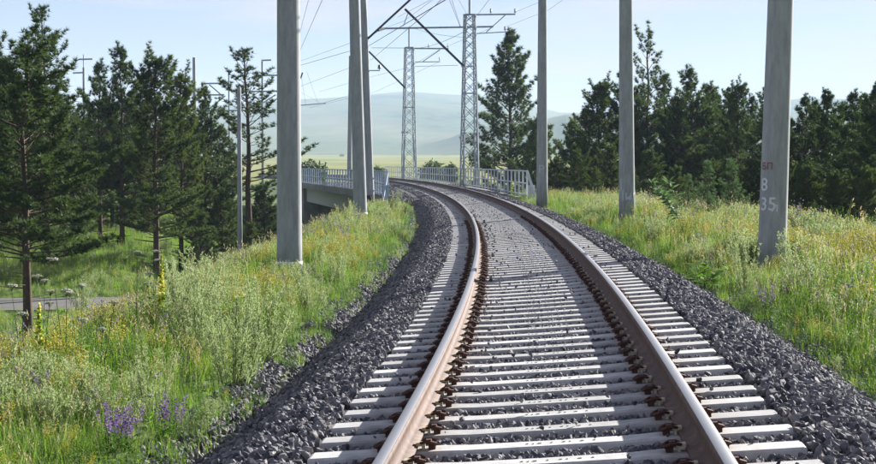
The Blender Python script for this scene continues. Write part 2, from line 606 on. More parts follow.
def hills():
    cols = np.concatenate([np.arange(-2400, -100, 40), np.arange(-100, 1000, 5), np.arange(1000, 3300, 40)]).astype(float)
    ds = np.concatenate([np.arange(2250, 6400, 75), np.arange(6400, 8800, 200)]).astype(float)
    c, d = np.meshgrid(cols, ds)
    z = hill_z(c, d) - 6 * (1 - sm(2250, 2400, d))
    v = np.stack([(c - CX) / F * d, d, z], -1).reshape(-1, 3)
    nx, ny = len(cols), len(ds)
    i = np.arange(nx - 1)[None] + (np.arange(ny - 1) * nx)[:, None]
    f = np.stack([i, i + 1, i + 1 + nx, i + nx], -1).reshape(-1, 4)
    return np_mesh('hills', v, f, M['hill'], None, True)


tag(link('hills', hills()), kind='structure', label='pale hazy hills rising beyond the plain')


def gz(x, y):
    return float(height(np.array([x], float), np.array([y], float))[0])


# road: a worn strip with thickness, following the bench
def ribbon(path, half, z, thick, name, m):
    b = MB()
    n = len(path)
    vs, fs = [], []
    for i in range(n):
        t = path[min(i + 1, n - 1)] - path[max(i - 1, 0)]
        t = t / np.hypot(*t)
        nr = np.array((t[1], -t[0]))
        for sgn in (-1, 1):
            p = path[i] + nr * half * sgn
            vs += [(p[0], p[1], z), (p[0], p[1], z - thick)]
    for i in range(n - 1):
        a, c = i * 4, (i + 1) * 4
        fs += [(a, a + 2, c + 2, c), (a + 1, a, c, c + 1), (a + 2, a + 3, c + 3, c + 2)]
    b.add(vs, fs)
    return b.build(name, m)


tag(ribbon(RD, 3.0, -4.44, 0.2, 'road', M['asphalt']), kind='structure', label='narrow grey asphalt road below the embankment')

# ---------------------------------------------------------------- ballast bed and stones
def bed():
    ss = np.arange(-12, 330, 0.5)
    prof = [(-2.75, -0.80), (-2.3, -0.58), (-1.8, -0.30), (-1.45, -0.24), (0, -0.262), (1.45, -0.24), (1.85, -0.30), (2.4, -0.58), (2.85, -0.80)]
    vs = []
    for u, z in prof:
        x, y, zz = TP(ss, np.full_like(ss, u), z)
        zz = zz + (vnoise(x * 4, y * 4, 8) - 0.5) * 0.03
        vs.append(np.stack([x, y, zz], -1))
    v = np.stack(vs, 1).reshape(-1, 3)
    k = len(prof)
    i = np.arange(k - 1)[None] + (np.arange(len(ss) - 1) * k)[:, None]
    f = np.stack([i, i + 1, i + 1 + k, i + k], -1).reshape(-1, 4)
    return np_mesh('ballast_bed', v, f, M['bed'], None, True)


tag(link('ballast_bed', bed()), kind='structure', label='dark gravel bed under the railway track')


def scatter(name, pts, rot, scl, idx, protos, label, group=None):
    """one 'stuff' object: instances of the prototype meshes at the given points (geometry nodes)"""
    me = bpy.data.meshes.new(name)
    me.vertices.add(len(pts))
    me.vertices.foreach_set('co', np.ascontiguousarray(pts, np.float32).ravel())
    for nm, ty, arr, key in (('rot', 'FLOAT_VECTOR', rot, 'vector'), ('scl', 'FLOAT', scl, 'value'), ('idx', 'INT', idx, 'value')):
        at = me.attributes.new(nm, ty, 'POINT')
        at.data.foreach_set(key, np.ascontiguousarray(arr, np.int32 if ty == 'INT' else np.float32).ravel())
    o = link(name, me)
    col = bpy.data.collections.new(name + '_kinds')     # never linked to the scene
    for i, p in enumerate(protos):
        q = bpy.data.objects.new('%s_kind_%02d' % (name, i), p)
        col.objects.link(q)
    ng = bpy.data.node_groups.new(name + '_scatter', 'GeometryNodeTree')
    ng.interface.new_socket('Geometry', in_out='INPUT', socket_type='NodeSocketGeometry')
    ng.interface.new_socket('Geometry', in_out='OUTPUT', socket_type='NodeSocketGeometry')
    gi = ng.nodes.new('NodeGroupInput'); go = ng.nodes.new('NodeGroupOutput')
    ip = ng.nodes.new('GeometryNodeInstanceOnPoints')
    ci = ng.nodes.new('GeometryNodeCollectionInfo')
    ci.inputs['Collection'].default_value = col
    ci.inputs['Separate Children'].default_value = True
    ci.inputs['Reset Children'].default_value = True

    def attr(nm, ty):
        a = ng.nodes.new('GeometryNodeInputNamedAttribute')
        a.data_type = ty
        a.inputs['Name'].default_value = nm
        return a.outputs['Attribute']
    ip.inputs['Pick Instance'].default_value = True
    ng.links.new(gi.outputs[0], ip.inputs['Points'])
    ng.links.new(ci.outputs[0], ip.inputs['Instance'])
    ng.links.new(attr('idx', 'INT'), ip.inputs['Instance Index'])
    e2r = ng.nodes.new('FunctionNodeEulerToRotation')
    ng.links.new(attr('rot', 'FLOAT_VECTOR'), e2r.inputs[0])
    ng.links.new(e2r.outputs[0], ip.inputs['Rotation'])
    ng.links.new(attr('scl', 'FLOAT'), ip.inputs['Scale'])
    ng.links.new(ip.outputs[0], go.inputs[0])
    md = o.modifiers.new('scatter', 'NODES')
    md.node_group = ng
    tag(o, label=label, kind='stuff', group=group)
    return o


def stone(i):
    r = np.random.default_rng(100 + i)
    bm = bmesh.new()
    p = r.normal(size=(13, 3))
    p /= np.linalg.norm(p, axis=1)[:, None]
    p *= r.uniform(0.75, 1.1, (13, 1))
    p *= np.array([1.0, r.uniform(0.65, 0.95), r.uniform(0.5, 0.8)])
    for q in p * 0.5:
        bm.verts.new(q)
    bmesh.ops.convex_hull(bm, input=bm.verts)
    for v in [v for v in bm.verts if not v.link_faces]:
        bm.verts.remove(v)
    me = bpy.data.meshes.new('stone')
    bm.to_mesh(me); bm.free()
    me.materials.append(M['stone'])
    return me


STONES = [stone(i) for i in range(10)]
SL_P = 0.545                    # sleeper pitch
SL_0 = 6.9                      # first sleeper


def ballast():
    P, S = [], []

    def band(s0, s1, u0, u1, size, dens, zf, keep=None):
        n = int((s1 - s0) * (u1 - u0) * dens)
        s = rng.uniform(s0, s1, n); u = rng.uniform(u0, u1, n)
        z = zf(u)
        if keep is not None:
            k = keep(s, u); s, u, z = s[k], u[k], z[k]
        x, y, zz = TP(s, u, z)
        zz = np.where(np.abs(u) > 1.9, np.maximum(zz, height(x, y) + 0.004), zz)
        P.append(np.stack([x, y, zz + rng.uniform(-0.012, 0.018, len(x)) * min(1.3, size / 0.05)], -1))
        S.append(size * np.minimum(np.exp(rng.normal(0, 0.28, len(x))), 1.6))

    def zsh(u):
        return np.interp(np.abs(u), [1.3, 1.8, 2.3, 2.8], [-0.195, -0.245, -0.55, -0.80])

    def crib(s, u):       # off the sleepers themselves
        ph = ((s - SL_0) / SL_P + 0.5) % 1.0 - 0.5
        return (np.abs(ph) * SL_P > 0.135) & (np.abs(np.abs(u) - G / 2) > 0.08)
    zc = lambda u: np.full_like(u, -0.236)
    for sg in (-1, 1):
        a, b = (-2.85, -1.36) if sg < 0 else (1.36, 3.0)
        band(5, 26, a, b, 0.060, 800, zsh)
        band(26, 60, a, b, 0.066, 480, zsh)
        band(60, 110, a, b, 0.09, 220, zsh)
        band(110, 230, a, b, 0.14, 80, zsh)
    band(5, 16, -1.36, 1.36, 0.050, 1100, zc, crib)
    band(16, 30, -1.36, 1.36, 0.046, 900, zc, crib)
    band(30, 70, -1.36, 1.36, 0.055, 420, zc, crib)
    band(70, 130, -1.36, 1.36, 0.07, 200, zc, crib)
    band(130, 230, -1.36, 1.36, 0.08, 110, zc, crib)
    # stray stones lying on the sleepers, more of them farther along
    top = lambda u: np.full_like(u, -0.178)
    off = lambda s, u: (np.abs(np.abs(u) - G / 2) > 0.1)
    band(5, 30, -1.2, 1.2, 0.042, 5, top, off)
    band(30, 60, -1.3, 1.3, 0.045, 3, top, off)
    band(60, 120, -1.3, 1.3, 0.05, 2.5, top, off)
    n = 5000
    y = rng.uniform(80, 165, n)
    le = np.interp(y, [83, 95, 108, 142, 164], [-2.45, -3.75, -5.6, -11.4, -15.5]) + 0.3
    x = le + rng.random(n) * (xc(y) - 2.2 - le)
    P.append(np.stack([x, y, np.full(n, -0.39)], -1)); S.append(0.1 * np.exp(rng.normal(0, .25, n)))
    # thick sprinkle along the inside of the inner rail
    band(12, 60, -0.66, -0.40, 0.045, 18, top)
    pts = np.concatenate(P); scl = np.concatenate(S)
    n = len(pts)
    rot = rng.uniform(0, 6.28, (n, 3))
    scatter('ballast', pts, rot, scl, rng.integers(0, len(STONES), n), STONES, 'dark grey crushed stone ballast around the railway track')
    return n


NB = ballast()

# ---------------------------------------------------------------- railway track
track = empty('railway_track', (float(TP(8, 0)[0]), float(TP(8, 0)[1]), -0.2))
tag(track, 'single curving railway track of rusty steel rails on pale concrete sleepers', 'railway track')
TR0 = Vector(track.location)
# rail profile (u, z): z = 0 at the top of the head
PROF = [(-0.028, 0.0), (-0.0365, -0.009), (-0.0375, -0.038), (-0.026, -0.046), (-0.0095, -0.060), (-0.009, -0.135), (-0.030, -0.158), (-0.075, -0.168), (-0.075, -0.180),
        (0.075, -0.180), (0.075, -0.168), (0.030, -0.158), (0.009, -0.135), (0.0095, -0.060), (0.026, -0.046), (0.0375, -0.038), (0.0365, -0.009), (0.028, 0.0)]


def make_rail(sg, label):
    ss = np.concatenate([np.arange(4, 60, 0.5), np.arange(60, 330, 1.0)])
    k = len(PROF)
    vs = []
    for u, z in PROF:
        x, y, zz = TP(ss, np.full_like(ss, sg * G / 2 + u), 0)
        x0, y0, z0 = TP(ss, np.full_like(ss, sg * G / 2), 0)
        vs.append(np.stack([x, y, z0 + z + u * 0.07], -1))
    v = np.stack(vs, 1).reshape(-1, 3) - np.array(TR0)
    i = np.arange(k)[None] + (np.arange(len(ss) - 1) * k)[:, None]
    j = np.roll(np.arange(k), -1)[None] + (np.arange(len(ss) - 1) * k)[:, None]
    f = np.stack([i, i + k, j + k, j], -1).reshape(-1, 4)
    mid = np.tile(np.array([1 if q == k - 1 else 0 for q in range(k)]), len(ss) - 1)
    o = link('rail', np_mesh('rail', v, f, [M['rust'], M['railtop']], mid), track)
    o['label'] = label
    return o


make_rail(-1, 'inner rail, its web lit warm brown')
make_rail(1, 'outer rail of the curve, its web in shade')


def sleeper_mesh():
    """prestressed concrete sleeper: tapered section, raised rail seats, lower waist"""
    b = MB()
    st = [(-1.35, .136, .108, -.006), (-1.335, .14, .112, 0), (-1.02, .14, .112, 0), (-0.60, .135, .105, 0.0), (-0.45, .125, .098, -.006), (0, .12, .094, -.008),
          (0.45, .125, .098, -.006), (0.60, .135, .105, 0.0), (1.02, .14, .112, 0), (1.335, .14, .112, 0), (1.35, .136, .108, -.006)]
    vs, fs = [], []
    for u, wb, wt, z in st:
        vs += [(u, -wb, -0.2), (u, -wb, -0.14), (u, -wt, z - 0.012), (u, -wt + 0.012, z), (u, wt - 0.012, z), (u, wt, z - 0.012), (u, wb, -0.14), (u, wb, -0.2)]
    for i in range(len(st) - 1):
        for k in range(8):
            k2 = (k + 1) % 8
            fs.append((i * 8 + k, (i + 1) * 8 + k, (i + 1) * 8 + k2, i * 8 + k2))
    fs.append(tuple(range(8))); fs.append(tuple((len(st) - 1) * 8 + k for k in range(7, -1, -1)))
    b.add(vs, fs)
    # cast marks: short worn raised dashes near the middle
    r = random.Random(3)
    for i in range(13):
        if r.random() < 0.8:
            b.box((-0.12 + i * 0.034, r.uniform(-.006, .006), -0.0075), (r.uniform(.006, .02), r.uniform(.012, .03), 0.008), mi=1)
    return b.mesh('sleeper', [M['conc'], M['deck']])


def clip_mesh():
    """spring clip of a concrete sleeper: iron shoulder, bowed double leg and cream toe insulator; rail lies towards -x"""
    b = MB()
    b.box((0.155, 0, 0.018), (0.045, 0.085, 0.036))
    b.box((0.135, 0, 0.045), (0.035, 0.05, 0.03))
    for sy in (-1, 1):
        b.tube([(0.165, sy * .022, .026), (0.185, sy * .05, .036), (0.15, sy * .062, .050), (0.11, sy * .055, .052), (0.078, sy * .03, .040)], [.010, .011, .0105, .010, .009], 6)
    b.tube([(0.175, -.03, .028), (0.20, -.012, .036), (0.20, .012, .036), (0.175, .03, .028)], .0095, 6)
    b.box((0.078, 0, 0.036), (0.05, 0.08, 0.022), mi=1)
    b.box((0.098, 0, 0.018), (0.018, 0.085, 0.034), mi=1)
    b.v = [(0.078 + (x - 0.078) * 0.86, y * 0.86, z * 0.9) for x, y, z in b.v]
    return b.mesh('rail_clip', [M['clip'], M['insul']])


SL_ME, CLIP_ME = sleeper_mesh(), clip_mesh()
NS, NS_CLIP = 298, 74
CANT_A = math.atan(CANT / G)


def sl_matrix(s, du=0.0, dr=0.0):
    x, y, z = TP(s, du, -0.192)
    h = float(np.interp(s, _S, _H))
    return Matrix.Translation((float(x), float(y), float(z))) @ Matrix.Rotation(-h + dr, 4, 'Z') @ Matrix.Rotation(-CANT_A, 4, 'Y')


far_clips = MB()
cl_v = [v.co.copy() for v in CLIP_ME.vertices]
for i in range(NS):
    s = SL_0 + i * SL_P
    o = link('sleeper', SL_ME, track)
    o.matrix_local = Matrix.Translation(-TR0) @ sl_matrix(s + random.uniform(-.012, .012), random.uniform(-.015, .015), random.uniform(-.006, .006))
    for sg in (-1, 1):
        for side in (-1, 1):
            mtx = Matrix.Translation((sg * G / 2, 0, 0.0)) @ Matrix.Rotation(0 if side > 0 else math.pi, 4, 'Z')
            if i < NS_CLIP:
                c = link('rail_clip', CLIP_ME, o)
                c.matrix_local = mtx
            else:
                mm = o.matrix_local @ mtx
                far_clips.box(mm @ Vector((0.14, 0, 0.028)), (0.10, 0.13, 0.066), mm.to_3x3())
tag(far_clips.build('rail_clip', M['clip'], track), kind='stuff')
far_sl = MB()
for i in range(NS, NS + 90):
    far_sl.box(sl_matrix(SL_0 + i * SL_P).to_translation() - TR0 - Vector((0, 0, 0.1)), (2.7, 0.24, 0.2), Matrix.Rotation(-float(np.interp(SL_0 + i * SL_P, _S, _H)), 3, 'Z'))
tag(far_sl.build('sleeper', M['conc'], track), kind='stuff')

# ---------------------------------------------------------------- concrete poles
def text_mesh(body, size, name):
    cu = bpy.data.curves.new(name, 'FONT')
    cu.body = body
    cu.size = size
    cu.offset = size * 0.012
    o = bpy.data.objects.new(name, cu)
    C.objects.link(o)
    bpy.context.view_layer.update()
    dg = bpy.context.evaluated_depsgraph_get()
    me = bpy.data.meshes.new_from_object(o.evaluated_get(dg))
    bpy.data.objects.remove(o)
    return me


def pole(label, base, h, r0, r1, lean=(0, 0), foot=0.35, band=False, name='concrete_pole', group='concrete overhead line poles'):
    root = empty(name, base)
    tag(root, label, 'pole', group)
    lx, ly = lean
    q = Vector((lx, ly, 1)).to_track_quat('Z', 'Y')
    b = MB()
    n = 9
    b.tube([Vector((lx, ly, 1)) * (-0.6 + (h + 0.6) * i / n) for i in range(n + 1)], [r0 + (r1 - r0) * i / n for i in range(n + 1)], 28)
    b.build('shaft', M['pole'], root, True)
    b = MB()
    b.tube([Vector((lx, ly, 1)) * h, Vector((lx, ly, 1)) * (h + 0.05)], r1 * 1.08, 16)
    b.build('cap', M['pole'], root, True)
    if foot:
        b = MB()
        b.tube([Vector((lx, ly, 1)) * z for z in (-0.6, foot)], [r0 * 1.03 + 0.004, r0 + 0.004], 28)
        b.build('coated_foot', M['bitumen'], root, True)
    if band:
        b = MB()
        b.tube([Vector((lx, ly, 1)) * z for z in (foot + 0.002, foot + 0.075)], r0 + 0.006, 28)
        b.build('white_band', M['white'], root, True)
    return root


def paint(root, body, size, z, ang, m, r, lean=(0, 0), label=None, mirror=1):
    """painted characters wrapped round the shaft; ang = bearing of the text centre, 0 faces the camera"""
    me = text_mesh(body, size, 'painted_mark')
    xsv = [v.co.x for v in me.vertices]
    mid = (min(xsv) + max(xsv)) / 2
    for v in me.vertices:
        a = ang + (v.co.x - mid) / r
        zz = z + v.co.y
        v.co = Vector((lean[0] * zz + r * math.sin(a), lean[1] * zz - r * math.cos(a), zz))
    me.materials.clear()
    me.materials.append(m)
    o = link('painted_mark', me, root)
    if label: o['label'] = label
    return o


def at_ground(x, y, sink=0.0):
    return Vector((x, y, gz(x, y) - sink))


P1 = pole('thick leaning concrete pole painted with red letters and white numbers', px(772, 268, 27.8), 10.4, 0.243, 0.175, (0.026, 0.0), foot=0)
paint(P1, 'БП', 0.16, 1.66, -0.78, M['redpaint'], 0.243, (0.026, 0), 'faded red letters')
paint(P1, '8', 0.30, 1.31, -0.95, M['greypaint'], 0.243, (0.026, 0), 'pale painted digit')
paint(P1, '35', 0.31, 0.98, -0.62, M['greypaint'], 0.243, (0.026, 0), 'pale painted number')
paint(P1, 'л', 0.20, 0.96, -0.12, M['greypaint'], 0.243, (0.026, 0), 'pale painted letter')
P2 = pole('concrete pole with pale scrawl, between the graffitied pole and the railing end', px(627, 214, 50), 10.4, 0.25, 0.17, (-0.010, 0), foot=0)
paint(P2, 'Лил', 0.42, 0.42, -0.05, M['dullpaint'], 0.247, (-0.010, 0), 'pale scrawl')
paint(P2, '1', 0.5, 0.72, -0.9, M['dullpaint'], 0.247, (-0.010, 0), 'pale stroke')
P3 = pole('concrete pole rising right beside the slanted end of the white railing', px(542, 195, 70), 10.4, 0.245, 0.165, (0.0, 0), foot=0)
paint(P3, 'В', 0.5, 0.9, -0.1, M['dullpaint'], 0.243, (0, 0), 'faded pale mark')
L1 = pole('thick concrete pole with black foot and white band above silvery weeds', px(289.3, 276, 31), 10.4, 0.243, 0.185, (-0.001, 0), foot=0.20, band=True)
L2 = pole('concrete pole with dark foot standing close before two thinner-looking poles', px(360.5, 224, 58), 10.6, 0.25, 0.165, (-0.026, 0), foot=0.33, band=True)
L3 = pole('concrete pole carrying a slanted steel arm beside the blue-grey railing', px(370, 203, 85), 11.0, 0.24, 0.16, (-0.030, 0), foot=0.4)
L4 = pole('slim distant concrete pole seen behind the blue-grey bridge railing', px(349.5, 172, 165), 11.5, 0.24, 0.16, (0.012, 0), foot=0)


# ---------------------------------------------------------------- steel arms, insulators, wires
def insulator(root, p, h=0.42):
    b = MB()
    b.tube([p, p + Vector((0, 0, h))], 0.02, 5)
    for k in range(4):
        z = h * (0.35 + 0.18 * k)
        b.tube([p + Vector((0, 0, z - 0.02)), p + Vector((0, 0, z + 0.02))], [0.11 - 0.01 * k, 0.07], 8)
    o = b.build('insulator', M['ceramic'], root)
    return o


def arm(root, a, b_, wd, name='arm', m='galv'):
    b = MB()
    b.bar(a, b_, wd)
    return b.build(name, M[m], root)


# arm of pole L3 (plane square to the track, d = 85)
def rel(root, x, y, d):
    return px(x, y, d) - Vector(root.location)


arm(L3, rel(L3, 367.5, 40, 85), rel(L3, 420, -8, 85), 0.10, 'slanted_arm', 'darksteel')
arm(L3, rel(L3, 384, 29.5, 85.2), rel(L3, 378.5, 31, 84.8), 0.12, 'arm_clamp', 'darksteel')
arm(L3, rel(L3, 366, 71, 85), rel(L3, 380, 71, 85), 0.05, 'cross_arm')
insulator(L3, rel(L3, 379.5, 71, 85), 0.3)


def lattice_mast(label, bx, d, y_base, y_top, w_base, w_top, spire, n_bay):
    base = px(bx, y_base, d)
    root = empty('lattice_mast', base)
    tag(root, label, 'lattice mast', 'steel lattice masts')
    H = (y_base - y_top) * d / F
    hz = float(np.interp(d, _Y, _H))
    rot = Matrix.Rotation(-hz + 0.12, 3, 'Z')

    def corner(k, z):
        hw = (w_base + (w_top - w_base) * z / H) / 2
        sx, sy = [(-1, -1), (1, -1), (1, 1), (-1, 1)][k % 4]
        return rot @ Vector((sx * hw, sy * hw, z))
    for k in range(4):
        b = MB()
        b.bar(corner(k, -2.5), corner(k, H), 0.11)
        b.build('leg', M['galv'], root)
    # bay heights shrink towards the top
    zz = [0.0]
    for i in range(n_bay):
        zz.append(zz[-1] + 1.25 - 0.65 * i / n_bay)
    sc_ = H / zz[-1]
    zz = [z * sc_ for z in zz]
    for k in range(4):
        b = MB()
        for i in range(n_bay):
            z0, z1 = zz[i], zz[i + 1]
            b.bar(corner(k, z0), corner(k + 1, z1), 0.045)
            b.bar(corner(k + 1, z0), corner(k, z1), 0.045)
        for i in (0, n_bay // 2, n_bay):
            b.bar(corner(k, zz[i]), corner(k + 1, zz[i]), 0.07)
        b.build('lattice_bracing', M['galv'], root)
    b = MB()
    b.tube([Vector((0, 0, H)), Vector((0, 0, H + spire))], 0.09, 8)
    b.build('top_post', M['galv'], root)
    b = MB()
    b.box((0, 0, -0.9), (w_base * 1.35, w_base * 1.35, 1.4), rot)
    b.build('footing', M['deck'], root)
    return root


DB, DA = 128.0, 185.0
MBt = lattice_mast('taller steel lattice mast with wide crossarms beside the dark pine', 469.5, DB, 190, 15.5, 1.22, 0.70, 2.6, 15)
arm(MBt, rel(MBt, 464, 67, DB), rel(MBt, 405, 10, DB), 0.17, 'slanted_arm', 'darksteel')
arm(MBt, rel(MBt, 461, 67, DB - .2), rel(MBt, 473, 67, DB - .2), 0.10, 'collar')
arm(MBt, rel(MBt, 384, 29.3, DB), rel(MBt, 493, 27.5, DB), 0.13, 'cross_arm', 'galv')
arm(MBt, rel(MBt, 463, 15.8, DB), rel(MBt, 515, 15.2, DB), 0.11, 'cross_arm', 'galv')
arm(MBt, rel(MBt, 505, 16, DB), rel(MBt, 486, 33, DB), 0.07, 'brace')
arm(MBt, rel(MBt, 473, 34.5, DB), rel(MBt, 505, 32.8, DB), 0.07, 'cross_arm')
arm(MBt, rel(MBt, 408.5, 13, DB), rel(MBt, 403.5, 27, DB), 0.06, 'hanger')
for (a, b_) in ((490.5, 15), (514.7, 15), (504.7, 32.5)):
    insulator(MBt, rel(MBt, a, b_, DB), 0.42)
MAt = lattice_mast('farther steel lattice mast with splayed foot and short crossarms', 409.2, DA, 181, 48, 1.45, 0.82, 2.3, 15)
arm(MAt, rel(MAt, 406, 89, DA), rel(MAt, 369, 52, DA), 0.19, 'slanted_arm', 'darksteel')
arm(MAt, rel(MAt, 407, 49, DA), rel(MAt, 448.5, 49.3, DA), 0.15, 'cross_arm')
arm(MAt, rel(MAt, 372, 48.5, DA), rel(MAt, 407, 48.7, DA), 0.05, 'tie_rod')
arm(MAt, rel(MAt, 415, 62.5, DA), rel(MAt, 440, 62.3, DA), 0.09, 'cross_arm')
arm(MAt, rel(MAt, 440, 50.5, DA), rel(MAt, 423, 62, DA), 0.09, 'brace')
arm(MAt, rel(MAt, 415, 67, DA), rel(MAt, 458, 65.8, DA), 0.05, 'tie_rod')
for sx, ex in ((405, 402.5), (413, 416.5)):
    arm(MAt, rel(MAt, sx, 135, DA), rel(MAt, ex, 182, DA), 0.16, 'foot_stay')
arm(MAt, rel(MAt, 401.5, 132.5, DA), rel(MAt, 408, 132.5, DA), 0.2, 'bracket')
for (a, b_) in ((428.7, 49), (447.7, 49), (439.6, 62)):
    insulator(MAt, rel(MAt, a, b_, DA), 0.5)


def wire(label, pts, r=0.012, sag=0.0, group='overhead wires'):
    pts = [Vector(p) for p in pts]
    out = []
    for a, b_ in zip(pts[:-1], pts[1:]):
        for i in range(12):
            t = i / 12
            p = a.lerp(b_, t)
            p.z -= sag * 4 * t * (1 - t)
            out.append(p)
    out.append(pts[-1])
    b = MB()
    o0 = out[0]
    b.tube([p - o0 for p in out], r, 5)
    o = b.build('overhead_wire', M['wire'], None, loc=o0)
    tag(o, label, 'wire', group)
    return o


wire('thick overhead wire rising past the farther lattice mast towards the taller one', [px(255, 79, DA + 40), px(370, 46, 150), px(447, 0, 70), px(640, -140, 32)], 0.022)
wire('thin overhead wire running just under the thick rising one', [px(255, 104, DA + 40), px(372, 60, 150), px(436, 6, 70), px(560, -120, 30)], 0.014)
wire('wire dropping steeply beside the black-footed pole', [px(293, 68, 150), px(325, -4, 60)], 0.010)
wire('thin wire nearest the black-footed pole, falling to a small arm', [px(296, 50, 140), px(311, -6, 60)], 0.008)
wire('low thin wire between the black-footed pole and the dark-footed one', [px(300, 92, 190), px(322, 104, 200), px(352, 95, 180)], 0.016)
wire('wire tied to the left end of the long crossarm of the taller mast', [px(384, 29, DB), px(372, 36, 150), px(300, 62, 220)], 0.016)
wire('twin wire falling to the long crossarm of the taller lattice mast', [px(449, 0, 90), px(460.3, 28, DB)], 0.014)
wire('twin wire falling to the long crossarm of the taller lattice mast', [px(451.5, 0, 90), px(460.6, 28, DB)], 0.014)
wire('wire falling to the head of the taller lattice mast', [px(458, 0, 90), px(466, 14, DB)], 0.010)
wire('wire leaving the head of the taller mast on its pine side', [px(478, 15, DB), px(491, -2, 80)], 0.012)
wire('faint wire from the crossarm insulator towards the pole by the railing', [px(505, 28, DB), px(548, 11, 95), px(575, -8, 70)], 0.008)
wire('slack wire running between the two lattice masts', [px(413, 49, DA), px(463, 33, DB)], 0.018, 0.3)
wire('faint wire hanging from the farther mast to its neighbour pole', [px(413, 67, DA), px(372, 77, 200), px(320, 92, 230)], 0.014)

wire('thin wire crossing high between the two lattice masts', [px(398, 18, 150), px(440, -4, 90)], 0.012)
wire('wire parallel to the high thin one between the masts', [px(379, 31, 160), px(404, 22, 140), px(434, 0, 100)], 0.012)
wire('wire slanting from the farther mast head to the taller mast collar', [px(411, 28, DA), px(464, 38, DB)], 0.014, 0.2)
wire('wire running from the long crossarm end down past the farther mast', [px(493, 28, DB), px(440, 50, 170), px(412, 66, DA)], 0.012)
wire('faint high wire passing the pole by the railing', [px(515, 13, DB), px(542, 2, 105), px(560, -8, 85)], 0.009)
wire('faint lower wire from farther mast foot bracket to dark-footed pole', [px(440, 62, DA), px(376, 92, 210), px(310, 108, 240)], 0.012)

# small bracket with insulator hanging beyond the black-footed pole
far_arm = empty('wire_support', px(303, 108, 200))
tag(far_arm, 'small wire support arm hanging between black-footed pole and dark-footed pole', 'wire support')
arm(far_arm, rel(far_arm, 296, 106, 200), rel(far_arm, 326, 103.5, 200), 0.10, 'arm')
arm(far_arm, rel(far_arm, 303, 73, 200), rel(far_arm, 301, 79, 200), 0.16, 'hook', 'darksteel')
arm(far_arm, rel(far_arm, 302, 79, 200), rel(far_arm, 306, 105, 200), 0.03, 'hanger')
arm(far_arm, rel(far_arm, 307, 72, 200), rel(far_arm, 318.5, 104, 200), 0.03, 'hanger')


# masts of the other line beyond the pines
def far_mast(label, x, d, y_top, y_base, r, arms, spire=None, struts=()):
    base = px(x, y_base, d)
    base.z = gz(base.x, base.y) - 0.2
    root = empty('line_mast', base)
    tag(root, label, 'mast', 'masts of the line beyond the pines')
    top = px(x, y_top, d) - base
    b = MB()
    b.tube([Vector((0, 0, -0.4)), top], [r, r * 0.75], 12)
    b.build('shaft', M['pole'], root, True)
    for (x0, x1, y) in arms:
        arm(root, rel(root, x0, y, d), rel(root, x1, y - 0.4, d), 0.16 * d / 180, 'cross_arm')
    for (x0, y0, x1, y1) in struts:
        arm(root, rel(root, x0, y0, d), rel(root, x1, y1, d), 0.13 * d / 180, 'strut')
    if spire:
        arm(root, rel(root, x, y_top, d), rel(root, x, spire, d), 0.09 * d / 180, 'top_post')
    return root


far_mast('bare concrete mast with a flat top standing clear before the sparse pine', 239.7, 80, 88, 246, 0.132, ())
far_mast('slim mast with bent top arm just beside the black-footed pole', 262.8, 215, 62, 200, 0.17, ((262, 272, 61), (242, 285, 92), (256, 285, 76)), None, ((253, 110, 276, 95), (266, 108, 285, 93)))
far_mast('thin mast rising behind the flat-topped mast', 229.5, 230, 72, 200, 0.14, ((203, 229, 84),))
far_mast('mast with long crossarms half hidden in the broad pine', 195, 190, 58, 205, 0.25, ((195, 225, 95.5), (197, 276, 111)), None, ((210, 85, 224, 97), (200, 117, 226, 96)))
far_mast('tall mast with small insulator crossarms among the pines by the road', 84.8, 200, 68, 205, 0.19, ((74, 84, 73.5), (80, 94, 60)), 55, ())

# ---------------------------------------------------------------- bridge and railings
LEDGE = np.array([(-2.45, 83), (-3.75, 95), (-5.6, 108), (-11.4, 142), (-15.5, 164)])


def ledge(y):
    return np.interp(y, LEDGE[:, 1], LEDGE[:, 0])


def redge(y):
    return xc(y) + 3.35


bridge = empty('railway_bridge', (float(xc(110)), 110, -4.6))
tag(bridge, 'concrete railway bridge with deep girder over the road', 'bridge')
BO = Vector(bridge.location)


def slab(name, ys_, xl, xr, z0, z1, m):
    b = MB()
    vs, fs = [], []
    for y in ys_:
        vs += [(xl(y), y, z1), (xr(y), y, z1), (xr(y), y, z0), (xl(y), y, z0)]
    for i in range(len(ys_) - 1):
        a, c = i * 4, i * 4 + 4
        for k in range(4):
            k2 = (k + 1) % 4
            fs.append((a + k, a + k2, c + k2, c + k))
    fs.append((0, 3, 2, 1)); n = (len(ys_) - 1) * 4
    fs.append((n, n + 1, n + 2, n + 3))
    b.add([Vector(v) - BO for v in vs], fs)
    return b.build(name, m, bridge)


yd = np.linspace(84, 160, 24)
slab('deck', yd, lambda y: ledge(y) - 0.15, lambda y: redge(y) + 0.2, -0.64, -0.46, M['deck'])
slab('edge_kerb', yd, lambda y: ledge(y) - 0.17, lambda y: ledge(y) + 0.22, -0.66, -0.20, M['deck'])
slab('edge_kerb', yd, lambda y: redge(y) - 0.15, lambda y: redge(y) + 0.22, -0.66, -0.30, M['deck'])
slab('girder', np.linspace(96, 158, 20), lambda y: ledge(y) + 0.75, lambda y: redge(y) - 0.6, -1.95, -0.643, M['girder'])
slab('abutment', np.linspace(91, 96.5, 3), lambda y: ledge(y) + 0.35, lambda y: redge(y) - 0.3, -5.2, -0.645, M['girder'])
slab('pier', np.linspace(124, 125.6, 2), lambda y: ledge(y) + 1.6, lambda y: redge(y) - 1.4, -5.2, -1.953, M['deck'])
slab('abutment', np.linspace(148, 160, 3), lambda y: ledge(y) + 0.45, lambda y: redge(y) - 0.3, -5.2, -0.648, M['deck'])

